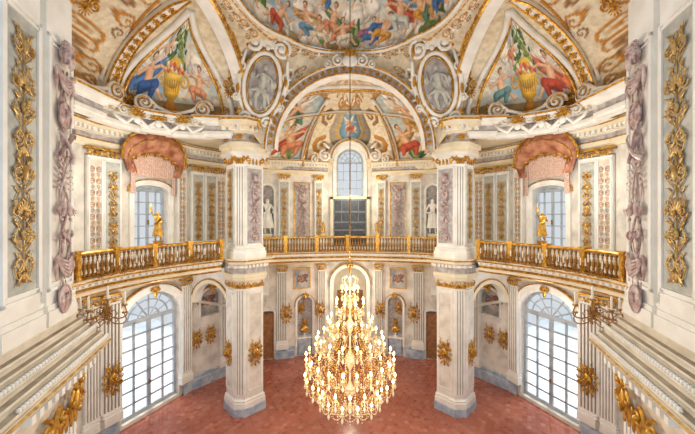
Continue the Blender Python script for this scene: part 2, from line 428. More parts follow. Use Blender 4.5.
def yrib(Yc,off=.06):
    pts=[]
    for k in range(241):
        u=k/240; b=bbase(u)
        if b[1]>Yc+.02: pts.append(bdome(u,math.acos(min(1,(Yc-12.1)/(b[1]-12.1))),off))
    return pts
for Yc,r_ in ((13.1,.11),(13.45,.06),(15.1,.09)):
    t=trim(MB().tube(yrib(Yc),r_,7),'white',True); MB().tube(yrib(Yc,.06+r_*.9),r_*.4,5).build('gilded_line','gold',t,True)
mbr=MB().tube(yrib(13.27,.08),.02,5)
pts=yrib(13.27,.1)
for k in range(0,len(pts),5): mbr.ell(pts[k],(.07,.07,.07),0,6,4)
mbr.build('gilded_beads','gold',t,True)
for u in (.355,.645,.15,.85):
    pts=[bdome(u,math.radians(4+ (64 if u in(.355,.645) else 58)*k/24),.07) for k in range(25)]
    t=trim(MB().tube(pts,.1,7),'white',True); MB().tube([bdome(u,math.radians(4+60*k/24),.16) for k in range(25)],.045,5).build('gilded_line','gold',t,True)
def pbot(az):
    dx,dy=math.sin(az),math.cos(az); tx=4.15/abs(dx) if abs(dx)>1e-6 else 1e9; ty=3.5/abs(dy) if abs(dy)>1e-6 else 1e9
    if tx<ty:
        Y=dy*tx; z=11.5+2.62*math.sqrt(max(0,1-(Y/3.6)**2)); return (dx*tx,AY0+dy*tx,min(z,14.12))
    X=dx*ty
    z=10.4+3.3*math.sqrt(1-(X/3.3)**2) if abs(X)<3.3 else 10.4+(abs(X)-3.3)*1.3
    return (X,AY0+dy*ty,z)
RD,ZD=3.35,14.2
def pend(az,t,off=0):
    b=pbot(az); rb=math.hypot(b[0],b[1]-AY0); k=PI/2*t
    r_=rb+(RD-rb)*(1-math.cos(k))-off; z=b[2]+(ZD-b[2])*math.sin(k)-off*.5
    return (math.sin(az)*r_,AY0+math.cos(az)*r_,z)
AZM=1.75
def pp_(U,V):
    col=base_stucco(U,V,51); sh=[]
    for q in (1,-1):
        for u,v,s_ in ((2.0,.75,.7),(3.7,.75,.7),(1.2,1.9,.8),(1.9,2.2,.7),(3.8,2.2,.7),(4.6,2.0,.8),(.4,2.0,.7)): sh+=arab(q*u,v,s_,OC,OD)
        for k in range(24): sh.append((q*(.2+.25*k),2.62,q*(.32+.25*k),2.62,.05,.05,OC))
    paint(U,V,col,sh,.02); return col
pgrid(lambda s,t:pend(-AZM+2*AZM*s,t),lambda s,t:((-AZM+2*AZM*s)*3.5,t*3),460,60,pp_).build('pendentive','fresco',ceil)
for sg in (1,-1):
    inner=[sbase(a) for a in [PI*.9-PI*.9*k/30 for k in range(31)]]+BBL[1:5]
    outer=WL[:4]
    I=resample(inner,60); O=resample(outer,60)
    mb=MB(); mb.grid([[(sg*a[0],a[1],11.0) for a in I],[(sg*(a[0]-.4),a[1]+.3,11.0) for a in O]]); mb.build('gallery_ceiling','vault',ceil)
def scroll(mb,cx,cz,r,hand,start,th,turns=1.4,y=-.04,n=20):
    pts=[];rad=[]
    for i in range(n):
        t=i/(n-1); rr_=r*(1-t)**.75*.95+r*.06; a=start+hand*turns*2*PI*t
        pts.append((cx+rr_*math.cos(a),y-.03*t,cz+rr_*math.sin(a))); rad.append(th*(1-.35*t))
    mb.tube(pts,rad,6); mb.ell((pts[-1][0],y-.04,pts[-1][2]),(th*1.5,th*1.3,th*1.5),0,6,4)
def leaf(mb,x,z,L,a,w,y=-.04):
    mb.ell((x+L/2*math.cos(a),y,z+L/2*math.sin(a)),(L/2,w*.5,w),a,7,5)
    mb.ell((x+L*.85*math.cos(a),y-.03,z+L*.85*math.sin(a)),(L*.18,w*.4,w*.5),a+.4,6,4)
def fan(mb,x,z,r,a0=0,a1=PI,n=7,y=-.05,w=.13):
    for k in range(n):
        a=a0+(a1-a0)*k/(n-1); leaf(mb,x,z,r*(.8+.2*math.sin(PI*k/(n-1))),a,r*w,y)
    mb.ell((x,y-.03,z),(r*.2,r*.16,r*.2),0,6,4)
for sg in (1,-1):
    ring0=resample([sbase(PI*.75-PI*.75*k/40) for k in range(41)],61)
    ring=[]
    for k,p in enumerate(ring0):
        a=ring0[max(0,k-1)]; b=ring0[min(60,k+1)]; d=math.hypot(b[0]-a[0],b[1]-a[1]); nx,ny=(b[1]-a[1])/d,-(b[0]-a[0])/d
        inside=any(s0<k<s1 for s0,s1 in ((22,27),(38,43),(52,57))); edge=k in (22,27,38,43,52,57)
        f=(p[0]+nx*.22,p[1]+ny*.22)
        if edge: ring+=([p,f] if k in (22,38,52) else [f,p])
        else: ring.append(f if inside else p)
    if sg<0: ring=mir(ring); ring0=mir(ring0)
    t=trim(MB().sweep(ring,en(10.85,11.6,.46,.1)),'white')
    gmb=MB().sweep(ring,[(.44,11.5),(.5,11.54),(.44,11.58)]); gmb.sweep(ring,[(.1,11.02),(.16,11.06),(.1,11.1)]); gmb.build('gilded_line','gold',t)
    MB().sweep(ring,[(.095,11.12),(.1,11.3)]).build('frieze','lilac',t)
    dentils(resample(ring0,14),11.33,11.45,.1,.34,.2,.1).build('modillions','cream',t)
def ringtube(rad,f,n=240):
    mb=MB(); mb.tube([f(2*PI*k/n) for k in range(n+1)],rad,6); return mb
def scal(az,r_=3.3,z=14.2):
    w=.1*abs(math.sin(4*az)); return (math.sin(az)*(r_-w*.2),AY0+math.cos(az)*(r_-w*.2),z-.02-w)
t=trim(ringtube(.06,lambda a:scal(a)),'white',True)
ringtube(.03,lambda a:scal(a,3.24,14.22)).build('gilded_line','gold',t,True)
def archband(f,prof):
    mb=MB(); rows=[[f(PI*k/64,dr,o) for dr,o in prof] for k in range(65)]
    return mb.grid(rows)
bp=[(0,.15),(0,-.2),(.05,-.24),(.1,-.2),(.38,-.2),(.43,-.24),(.5,-.2),(.5,.15)]
def fb(th,dr,o): return ((2.85+dr)*math.cos(th),12.1+o,10.4+(2.85+dr)*math.sin(th))
t=trim(archband(fb,bp),'white',False)
archband(fb,[(.04,-.235),(.07,-.28),(.11,-.235)]).build('gilded_line','gold',t); archband(fb,[(.4,-.235),(.44,-.29),(.48,-.235)]).build('gilded_line','gold',t); archband(fb,[(.12,-.205),(.36,-.205)]).build('band_panel','lilac',t)
def ros(mb,Mx,r=.12):
    for k in range(6): mb.ell((r*.55*math.cos(k*PI/3),-.02,r*.55*math.sin(k*PI/3)),(r*.42,.03,r*.25),k*PI/3,6,4,Mx)
    mb.ell((0,-.04,0),(r*.3,.04,r*.3),0,6,4,Mx)
mb=MB()
for k in range(1,36):
    p=fb(PI*k/36,.24,-.2); ros(mb,Matrix.Translation(p),.11)
mb.build('gilded_rosettes','gold',t)
for sg in (1,-1):
    def fs(th,dr,o): return (sg*(-AX-o),AY0+(3.45+dr)*math.cos(th),11.5+(2.4+dr)*math.sin(th))
    t=trim(archband(fs,bp),'white',False)
    archband(fs,[(.03,-.235),(.07,-.29),(.11,-.235)]).build('gilded_line','gold',t); archband(fs,[(.40,-.235),(.44,-.29),(.48,-.235)]).build('gilded_line','gold',t); archband(fs,[(.12,-.205),(.36,-.205)]).build('band_panel','lilac',t)
    mb=MB(); cf=MB()
    for k in range(1,30):
        th=PI*k/30; p=fs(th,.24,-.22); Mx=Matrix.Translation(p)@Matrix.Rotation(sg*PI/2,4,'Z')
        ros(mb,Mx,.2)
        a0=fs(th+PI/60,.12,-.22); a1=fs(th+PI/60,.38,-.22); cf.tube([a0,a1],.022,5)
    mb.build('gilded_rosettes','gold',t); cf.build('coffer_bars','white',t)
    for al in (78,118):
        rows=[];A=math.radians(al); rosm=MB(); gl_=MB(); g1=[];g2=[]
        for k in range(33):
            ph=PI/2*k/34; w=.25*(1-.5*k/33)
            da=w/4.2/max(.25,math.cos(ph))
            l=[sdome(A-da,ph,0),sdome(A-da,ph,.18),sdome(A+da,ph,.18),sdome(A+da,ph,0)]
            rows.append([(sg*x,y,z) for x,y,z in l]); g1.append((sg*l[1][0],l[1][1],l[1][2])); g2.append((sg*l[2][0],l[2][1],l[2][2]))
            if k%2==0 and k<30:
                x,y,z=sdome(A,ph,.19); Mx=Matrix.Translation((sg*x,y,z))@Matrix.Rotation(sg*PI*.42,4,'Z')@Matrix.Rotation(ph*.8,4,'X'); ros(rosm,Mx,.19*(1-.4*k/33))
        t=trim(MB().grid(rows),'white'); rosm.build('gilded_rosettes','gold',t)
        gl_.tube(g1,.035,5); gl_.tube(g2,.035,5); gl_.build('gilded_line','gold',t)
# ---------------------------------------------------------------- frescoes
def dome_fn(s,t):
    az=-PI+2*PI*s; ps=PI/2*t; r_=3.3*math.cos(ps); return (math.sin(az)*r_,AY0+math.cos(az)*r_,14.2+2.4*math.sin(ps))
def dome_paint(U,V):
    col=sky(U,V*1.2,5,(100,158,204),(206,218,220),(250,240,216)); sh=[]
    rg=random.Random(29)
    u=-10
    while u<10:
        sh+=cloud(u,.25+.2*rg.random(),1.1,rg)
        if rg.random()<.6: sh+=cloud(u+.4,1.2+.5*rg.random(),1.1,rg)
        if rg.random()<.4: sh+=cloud(u,.1,.8,rg,rg.choice([(150,130,86),(120,136,82),(170,150,106)]))
        if rg.random()<.35: sh+=bush(u,.3,1.5,rg)
        u+=.6
    u=-9.9
    while u<10:
        n=rg.choice((1,2,3,4)); 
        for k in range(n): sh+=fig(u+.46*k,.5+.45*rg.random(),rg.uniform(.75,1.0),rg.uniform(-.8,.8),SK,rg.choice(PAL),rg.choice(PAL),rg.random()<.2,rg.choice((1,-1)))
        u+=.46*n+rg.uniform(.2,.8)
    u=-10
    while u<10:
        sh+=fig(u,1.7+.5*rg.random(),rg.uniform(.6,.85),rg.uniform(-1.2,1.2),SK,rg.choice(PAL),rg.choice(PAL),rg.random()<.6,rg.choice((1,-1))); u+=rg.uniform(.9,1.7)
    paint(U,V,col,sh,.02); return col
fresco(dome_fn,lambda s,t:((-PI+2*PI*s)*3.2,t*4.2),760,130,dome_paint,'dome_fresco','painted dome fresco of many figures on clouds, high above the chandelier')
for sg,nm in ((1,'left'),(-1,'right')):
    def prm(s,t):
        ph=math.radians(7+66*t); w=1-t**2.2*.92; a=math.radians(39+ (s-.5)*62*w); return a,ph
    def fn(s,t):
        a,ph=prm(s,t); x,y,z=sdome(a,ph,.05); return (sg*x,y,z)
    def uv(s,t):
        w=1-t**2.2*.92; return ((s-.5)*4.3*(.35+.65*w)*sg,t*3.2)
    def pt(U,V):
        col=sky(U,V,9 if sg>0 else 14,(108,164,200),(214,222,214),(250,238,210)); sh=[]
        low=np.clip(1-V/.6,0,1)[:,None]; col=col*(1-low)+np.array(lin((160,140,94)))*low
        sh+=[(-1.9,.1,1.9,.1,.25,.25,lin((152,130,82)))]
        rg=random.Random(3)
        sh+=cloud(-1.2,1.8,1.2,rg)+cloud(1.2,2.1,1.1,rg)+cloud(0,2.9,.9,rg)+cloud(-1.5,.6,.8,rg)
        for k in range(60):
            x=rg.uniform(-.6,.7); y=rg.uniform(1.4,2.9); sh.append((x,y,x+rg.uniform(-.3,.3),y+rg.uniform(.05,.3),.08,.025,lin(rg.choice([(74,118,54),(106,146,68),(52,94,48),(146,168,84)]))))
        sh+=[(0,.22,0,.4,.3,.16,lin((190,130,28))),(0,.45,0,.62,.12,.14,lin((222,162,38))),(0,.8,0,1.08,.38,.48,lin((246,194,52))),(0,1.25,0,1.3,.4,.36,lin((230,172,44))),(0,1.4,0,1.42,.52,.52,lin((254,214,92)))]
        for q in (1,-1): sh+=psc(q*.6,1.1,.24,-q,PI/2,.05,lin((230,174,46)))
        for q in range(7): sh.append((-.3+.1*q,.75,-.36+.12*q,1.15,.02,.02,lin((176,118,26))))
        for q in range(16): sh.append((-.5+.066*q,1.45+.1*(q%3),-.48+.066*q,1.48+.1*(q%3),.09,.09,lin([(220,90,64),(248,194,88),(244,236,216),(232,140,124)][q%4])))
        if sg>0:
            sh+=fig(-1.25,.85,1.0,.2,SK,(230,160,116),None,True); sh+=fig(1.2,.8,1.3,-.2,(240,194,156),(42,92,166),(82,132,198),True,-1); sh+=fig(.85,2.1,.65,.6,SK,(226,204,180),None,True)
        else:
            sh+=fig(-1.2,.85,1.3,.2,(240,194,156),(204,76,50),(228,124,86),True); sh+=fig(1.25,.8,1.0,-.25,SK,(110,156,158),None,True,-1); sh+=fig(.8,2.05,.65,.5,SK,(222,150,114),None,True)
        paint(U,V,col,sh,.02); return col
    fresco(fn,uv,190,190,pt,'apse_fresco','vault fresco of winged cupids and a golden vase, %s'%('with a figure in blue drapery' if sg>0 else 'with a figure in red drapery'))
    fr=MB(); pts=[fn(0,k/40) for k in range(41)]+[fn(1,1-k/40) for k in range(41)]+[fn(1-k/20,0) for k in range(21)]
    fr.tube(pts,.055,6); t=trim(fr,'gold',True)
    mb=MB(); pts=[(lambda p:(sg*p[0],p[1],p[2]))(sdome(math.radians(39+(s_-.5)*71*(1-(t_**2.2)*.9)),math.radians(5+72*t_),.05)) for s_,t_ in [(0,k/30) for k in range(31)]+[(1,1-k/30) for k in range(31)]]
    mb.tube(pts,.1,6); mb.build('stucco_roll','white',t,True)
# ---------------------------------------------------------------- ornament vocabulary
def strip(w,h,step=None,fine=False):
    mb=MB(); step=step or w*1.05; n=max(3,int(h/step)); step=h/n
    for k in range(n):
        z=h-step*(k+.5); q=k%4; th=w*(.03 if fine else .055)
        if q==0:
            for s in (1,-1): scroll(mb,s*w*.24,z,w*.22,s,PI/2-s*PI/2+PI*.5*s,th); leaf(mb,s*w*.1,z+step*.2,w*.3,PI/2-s*.6,w*.05)
            mb.ell((0,-.06,z),(w*.08,w*.09,step*.26),0)
        elif q==1:
            fan(mb,0,z-step*.3,w*.42,.15,PI-.15,9 if fine else 7,-.05,.07 if fine else .13)
            for s in (1,-1): scroll(mb,s*w*.3,z-step*.25,w*.15,-s,0,th)
        elif q==2:
            mb.ell((0,-.06,z+step*.05),(w*.14,w*.1,step*.2),0); ros(mb,Matrix.Translation((0,-w*.12-.03,z+step*.05)),w*.14)
            for s in (1,-1): leaf(mb,s*w*.12,z-step*.3,w*.38,PI/2-s*1.0,w*.05); leaf(mb,s*w*.12,z+step*.25,w*.3,PI/2-s*.9,w*.04)
        else:
            for s in (1,-1): scroll(mb,s*w*.2,z+step*.1,w*.2,-s,-PI/2,th); leaf(mb,0,z-step*.15,w*.42,-PI/2+s*.7,w*.05)
            leaf(mb,0,z-step*.1,step*.4,-PI/2,w*.07)
        if fine:
            for s in (1,-1):
                for j in range(5): leaf(mb,s*w*(.04+.02*j),z-step*.5+step*.2*j,w*(.22+.12*math.sin(j*2.1+k)),PI/2-s*(.5+.35*(j%3)),w*.028,-.03)
                mb.tube([(s*w*.06,-.03,z-step*.5),(s*w*.26,-.04,z-step*.3),(s*w*.34,-.04,z),(s*w*.2,-.04,z+step*.3),(s*w*.06,-.03,z+step*.5)],[w*.014,w*.02,w*.024,w*.02,w*.014],5)
                mb.ell((s*w*.36,-.05,z+step*.08),(w*.035,w*.04,w*.035),0,6,4)
        mb.tube([(0,-.03,z-step*.5),(w*.03,-.03,z-step*.2),(0,-.03,z+step*.5)],w*.022,5)
    return mb
def headrel(mb,x,zc,s,beard=True):
    mb.ell((x,-.1,zc),(s*.4,s*.4,s*.56),0,14,10); mb.ell((x,-.1-s*.4,zc-s*.06),(s*.065,s*.12,s*.16),0,6,5)
    for q in (1,-1):
        mb.ell((x+q*s*.17,-.1-s*.32,zc+s*.08),(s*.1,s*.06,s*.05),0,6,4); mb.ell((x+q*s*.17,-.1-s*.35,zc+s*.17),(s*.13,s*.06,s*.04),0,6,4); mb.ell((x+q*s*.2,-.1-s*.28,zc-s*.14),(s*.1,s*.08,s*.1),0,6,4)
        for k in range(6): scroll(mb,x+q*s*(.4+.03*(k%2)),zc+s*(.45-.2*k),s*.13,q,k,s*.05,1.1,-.1,12)
    mb.ell((x,-.1-s*.34,zc-s*.28),(s*.13,s*.06,s*.04),0,6,4)
    if beard:
        for k in range(6): mb.tube([(x+s*(.08*k-.2),-.1-s*.3,zc-s*.36),(x+s*(.09*k-.22),-.1-s*.32,zc-s*.6),(x+s*(.06*k-.14),-.1-s*.22,zc-s*.85)],[s*.07,s*.06,s*.025],5)
    for k in range(7): scroll(mb,x+s*(.11*k-.33),zc+s*.55,s*.1,1,k,s*.05,1,-.12,10)
def trophy(w,h,seed=1,head=False):
    mb=MB(); z=h
    if head:
        s=w*.5; zc=h-s*.9; headrel(mb,0,zc,s); z=zc-s*.9
    mb.tube([(w*.06*math.sin(k*.9),-.04,z*k/24) for k in range(25)],w*.03,6)
    for ph in (0,PI):
        mb.tube([(w*.2*math.sin(k*.55+ph),-.05-.03*math.cos(k*.55+ph),z*k/30) for k in range(31)],[w*(.026+.014*math.sin(k*1.3)) for k in range(31)],5)
    step=w*.85; q=0
    while z>step*.4:
        k=q%6; zc=z-step/2
        if k==0:
            for j in range(5):
                dz=step*(.1+.12*j); mb.tube([(-w*.4,-.07,zc+step*.4),(-w*.2,-.11,zc+step*.35-dz*.8),(0,-.13,zc+step*.3-dz),(w*.2,-.11,zc+step*.35-dz*.8),(w*.4,-.07,zc+step*.4)],[w*.03,w*.04,w*.045,w*.04,w*.03],6)
            for s in (1,-1): mb.ell((s*w*.4,-.08,zc+step*.4),(w*.07,w*.06,w*.07),0,7,5); mb.tube([(s*w*.4,-.07,zc+step*.35),(s*w*.44,-.08,zc),(s*w*.36,-.06,zc-step*.35)],[w*.04,w*.06,w*.02],6)
        elif k==1:
            mb.ell((0,-.07,zc),(w*.28,w*.09,step*.44),0,14,8); mb.tube([(w*.29*math.cos(a),-.09,zc+step*.45*math.sin(a)) for a in [2*PI*j/20 for j in range(21)]],w*.025,6); headrel(mb,0,zc+step*.03,w*.22,False)
        elif k==2:
            mb.tube([(-w*.36,-.08,zc-step*.48),(w*.3,-.12,zc+step*.42)],[w*.045,w*.08],8); mb.tube([(w*.27,-.12,zc+step*.36),(w*.31,-.12,zc+step*.45)],w*.09,8)
            mb.tube([(w*.38,-.08,zc-step*.45),(w*.2,-.16,zc-step*.3),(-w*.05,-.16,zc),(-w*.25,-.14,zc+step*.3),(-w*.36,-.08,zc+step*.46)],[w*.1,w*.06,w*.045,w*.03,w*.02],8)
            for j in range(4): mb.tube([(w*(.24+.04*j),-.12,zc+step*.4),(w*(.28+.06*j),-.12,zc+step*.68)],w*.016,4)
        elif k==3:
            for s in (1,-1):
                for j in range(6): leaf(mb,s*w*.04*j,zc+step*(.42-.16*j),w*(.34-.03*j),PI/2-s*(.7+.18*j),w*.045,-.07)
        elif k==4:
            for s in (1,-1):
                mb.ell((s*w*.16,-.1,zc-step*.05),(w*.11,w*.09,step*.26),s*.15,8,6); mb.ell((s*w*.22,-.1,zc-step*.4),(w*.05,w*.05,w*.055),0,6,5); mb.tube([(s*w*.22,-.1,zc-step*.4),(s*w*.27,-.12,zc-step*.5)],[w*.02,w*.006],4)
                for j in range(3): leaf(mb,s*w*.18,zc+step*.05,w*.34,-PI/2+s*(.5+.3*j),w*.035,-.1)
            mb.tube([(-w*.14,-.1,zc+step*.2),(0,-.1,zc+step*.46),(w*.14,-.1,zc+step*.2)],w*.02,5)
        else:
            for s in (1,-1): scroll(mb,s*w*.2,zc+step*.1,w*.17,-s,PI,w*.035,1.0,-.1); mb.tube([(0,-.08,zc+step*.1),(s*w*.2,-.1,zc-step*.2),(s*w*.14,-.08,zc-step*.5)],[w*.03,w*.045,w*.02],5)
            mb.ell((0,-.12,zc+step*.1),(w*.06,w*.06,w*.06),0,6,5)
        z-=step; q+=1
    return mb
def cartouche():
    mb=MB()
    mb.ell((0,-.06,0),(.14,.08,.2),0,12,8); ros(mb,Matrix.Translation((0,-.14,.02)),.13)
    for s in (1,-1):
        scroll(mb,s*.19,.2,.11,s,PI/2,.022); scroll(mb,s*.19,-.18,.11,-s,-PI/2,.022)
        scroll(mb,s*.25,.0,.065,s,0,.016); leaf(mb,s*.08,.26,.2,PI/2-s*.6,.035); leaf(mb,s*.06,-.26,.22,-PI/2+s*.5,.035)
        leaf(mb,s*.12,.1,.2,PI/2-s*1.1,.03); leaf(mb,s*.12,-.1,.2,-PI/2+s*1.1,.03)
        mb.tube([(s*.05,-.05,.32),(s*.16,-.08,.42),(s*.12,-.08,.52),(s*.2,-.08,.58)],[.022,.018,.014,.008],5)
    fan(mb,0,.25,.18,.5,PI-.5,5,-.05,.1); leaf(mb,0,-.25,.24,-PI/2,.04)
    return mb
def ppanel(w,h,seed,bg0,bg1,kind='cand'):
    def f(s,t): return ((s-.5)*w,0,t*h)
    def p(U,V):
        col=sky(U*2,V,seed,bg0,bg1,tuple(min(255,v+10) for v in bg1)); sh=[]; rg=random.Random(seed)
        if kind=='cand':
            k=0; z=.25
            while z<h-.1:
                sh+=arab(0,z,w*.9,lin((190,132,60)) if k%2 else lin((170,118,108)),lin((140,130,128)) if k%2 else OC); z+=w*.95; k+=1
        else:
            z=.3
            cs=[(176,120,110),(150,100,96),(120,128,140),(190,150,130),(206,180,160)]
            while z<h-.3:
                sh+=[(-w*.3,z,w*.3,z+.25,.05,.09,lin(rg.choice(cs))),(w*.3,z,-w*.25,z+.3,.06,.04,lin(rg.choice(cs))),(0,z+.1,0,z+.2,w*.2,w*.16,lin(rg.choice(cs)))]
                sh+=psc(-w*.2,z+.1,w*.16,1,0,.03,lin(rg.choice(cs)))+psc(w*.2,z+.2,w*.16,-1,PI,.03,lin(rg.choice(cs))); z+=.42
        paint(U,V,col,sh,.02); return col
    return pgrid(f,lambda s,t:((s-.5)*w,t*h),int(w/.02),int(h/.022),p)
me_pp_up=keepmesh(ppanel(.42,3.0,3,(206,198,184),(228,218,202)).build('x','fresco'))
me_pp_low=keepmesh(ppanel(.9,.9,8,(146,158,174),(206,200,190),'tr').build('x','fresco'))
# ---------------------------------------------------------------- pilasters
def archpath(hw,z0,zs,ri,w=0,n=20):
    return [(-hw-w,z0)]+[(-(hw+w)*math.cos(PI*k/n),zs+(ri+w)*math.sin(PI*k/n)) for k in range(n+1)]+[(hw+w,z0)]
def archivolt(mb,hw,z0,zs,ri,w=.2,pr=.12):
    L=[archpath(hw,z0,zs,ri,0),archpath(hw,z0,zs,ri,0),archpath(hw,z0,zs,ri,w*.3),archpath(hw,z0,zs,ri,w*.35),archpath(hw,z0,zs,ri,w*.75),archpath(hw,z0,zs,ri,w*.78),archpath(hw,z0,zs,ri,w),archpath(hw,z0,zs,ri,w)]
    Y=[0,-pr*.5,-pr*.5,-pr*.8,-pr*.8,-pr,-pr,0]
    mb.grid([[(x,y,z) for x,z in l] for l,y in zip(L,Y)])
    return mb
def rframe(mb,w,z0,z1,t=.04,y=-.0):
    x=w/2
    for a in ((-x,-x+t,z0,z1),(x-t,x,z0,z1)): mb.box(a[0],a[1],y-.03,y,a[2],a[3])
    mb.box(-x,x,y-.03,y,z0,z0+t); mb.box(-x,x,y-.03,y,z1-t,z1)
def pilaster(loc,th,w,z0,z1,pr=.2,m='white',relief=None,flutes=0,capital='gold'):
    nt_[0]+=1; e=sempty('trim_%d'%nt_[0],(loc[0],loc[1],0),th)
    mb=MB(); mb.box(-w/2,w/2,-pr,.02,z0,z1-.3)
    mb.box(-w/2-.06,w/2+.06,-pr-.06,.02,z0,z0+.3); mb.box(-w/2-.03,w/2+.03,-pr-.03,.02,z0+.3,z0+.42)
    if flutes:
        for k in range(flutes+1): 
            x=-w/2+.03+(w-.06)*k/flutes; mb.box(x-.026,x+.026,-pr-.045,-pr,z0+.5,z1-.38)
    else: rframe(mb,w*.9,z0+.52,z1-.4,.035,-pr)
    mb.build('pilaster_shaft',m,e)
    if flutes: MB().box(-w*.48,w*.48,-pr-.006,-pr,z0+.5,z1-.38).build('flute_shade','groove_shade',e)
    elif relief: MB().box(-w*.4,w*.4,-pr-.006,-pr,z0+.56,z1-.44).build('panel','green',e)
    else: inst(me_pp_up,'painted_panel',e,(0,-pr-.008,z0+.56),0,(w/.42*.72,1,1))
    mb=MB(); mb.box(-w/2-.05,w/2+.05,-pr-.05,.02,z1-.07,z1)
    for s in (1,-1): scroll(mb,s*w*.38,z1-.15,.09,-s,PI/2,.022,1.2,-pr-.05)
    for k in range(3): leaf(mb,(k-1)*w*.22,z1-.32,.2,PI/2,.045,-pr-.03)
    mb.build('capital',capital,e)
    if relief: inst(relief,'gilded_relief',e,(0,-pr-.01,z0+.62))
me_up=keepmesh(strip(.36,2.6,.3,True).build('x','gold'))
me_tr=keepmesh(trophy(.5,2.4,3).build('x','rose'))
for px,w,rel in ((92,.45,None),(109,.6,me_up),(179,.42,None),(196,.58,me_up),(209,.58,me_up),(219,.5,None),(284,.6,me_up),(318,.5,me_up)):
    for p,s in bth(px):
        loc,th=onwall(p); pilaster(loc,th,w,6.15,10.15,.2,'white',rel,0,'gold')
for px,w,fl in ((90,.5,5),(108,.62,5),(184,.46,4),(224,.5,4),(282,.55,5),(321,.42,3)):
    for p,s in bth(px):
        loc,th=onwall(p); pilaster(loc,th,w,.55,5.1,.18,'white',None,fl,'gold')
for i,ops in list(LOW.items())+list(UPP.items()):
    for (c,hw,zb,zs,ri) in ops:
        (x,y),th=facing(W[i],W[i+1],c); nt_[0]+=1; e=sempty('trim_%d'%nt_[0],(x,y,0),th)
        z0=zb if zb>3 else .55
        w_=.3 if hw>1 else .2 if hw>.6 else .12
        archivolt(MB(),hw,z0,zs,ri,w_,.16 if hw>1 else .12).build('archivolt','white',e)
        if hw>.4:
            mb=MB(); archivolt(mb,hw+w_,zs-.1,zs,ri+w_,.045,.18 if hw>1 else .15); mb.build('gilded_line','gold',e)
            mb=MB(); zt=zs+ri
            if zt<5.05:
                scroll(mb,-.1,zt+.1,.1,1,0,.03,1.2,-.18); scroll(mb,.1,zt+.1,.1,-1,PI,.03,1.2,-.18); fan(mb,0,zt+.08,.22,.4,PI-.4,5,-.2); leaf(mb,0,zt+.1,.3,-PI/2,.08,-.18)
                mb.build('keystone','gold',e)
        if i in (2,12) and zb>3: inst(me_pp_low,'painted_panel',e,(0,.3,3.3),0,(1.05,1,1.15))
# transverse arches carrying the galleries, from the far piers to the side and back walls
for sg in (1,-1):
    for p0,p1,hw,zs in (((-7.15,13.85),(-4.95,12.95),.92,4.0),((-4.75,16.9),(-4.1,13.2),1.6,3.6)):
        a,b=(p0,p1) if sg>0 else ((-p1[0],p1[1]),(-p0[0],p0[1]))
        L=math.hypot(b[0]-a[0],b[1]-a[1]); ri=min(hw,5.35-zs); mb=MB()
        warcp(mb,a,b,zs,5.72,[(L/2,hw,zs,zs,ri)],.35)
        dx,dy=(b[0]-a[0])/L,(b[1]-a[1])/L; a2=(a[0]-dy*.35,a[1]+dx*.35); b2=(b[0]-dy*.35,b[1]+dx*.35)
        warcp(mb,a2,b2,zs,5.72,[(L/2,hw,zs,zs,ri)],0.0)
        t=trim(mb,'white')
        (x,y),th=facing(a,b,L/2,.0); mb=MB(); archivolt(mb,hw,zs,zs,ri,.16,.06); o=mb.build('archivolt','cream',t); o.location=(x,y,0); o.rotation_euler=(0,0,th)
        mb=MB(); archivolt(mb,hw+.16,zs,zs,ri+.16,.04,.08); o=mb.build('gilded_line','gold',t); o.location=(x,y,0); o.rotation_euler=(0,0,th)
for p,s in bth(302):
    loc,th=onwall(p,.03); nt_[0]+=1; e=sempty('trim_%d'%nt_[0],(loc[0],loc[1],0),th)
    inst(me_pp_low,'painted_panel',e,(0,0,3.85),0,(.95,1,1.15)); mb=MB(); rframe(mb,.95,3.78,4.95,.05,0); mb.build('panel_frame','gold',e)
mb=MB(); mb.grid([[(-.9*math.cos(PI*k/24),y,11.0+.9*math.sin(PI*k/24)) for k in range(25)] for y in (16.85,17.85)])
mb.grid([[(-r_*math.cos(PI*k/24),16.85,11.0+r_*math.sin(PI*k/24)) for k in range(25)] for r_ in (.9,1.12)])
mb.grid([[(-1.12*math.cos(PI*k/24),y,11.0+1.12*math.sin(PI*k/24)) for k in range(25)] for y in (16.85,17.7)])
t=trim(mb,'white')
MB().tube([(-1.0*math.cos(PI*k/24),16.84,11.0+1.0*math.sin(PI*k/24)) for k in range(25)],.045,6).build('gilded_line','gold',t)
for q in (1,-1):
    mb=MB(); scroll(mb,q*1.35,11.15,.34,-q,PI/2,.07,1.5,0); leaf(mb,q*1.1,11.5,.5,PI/2-q*.8,.08,0); scroll(mb,q*1.9,10.95,.22,-q,PI/2,.05,1.4,.1)
    o=mb.build('scroll','white',t,True); o.location=(0,16.8,0)
o=MB(); fan(o,0,12.1,.42,.2,PI-.2,9,0,.09); o=o.build('shell','gold',t,True); o.location=(0,16.8,0)
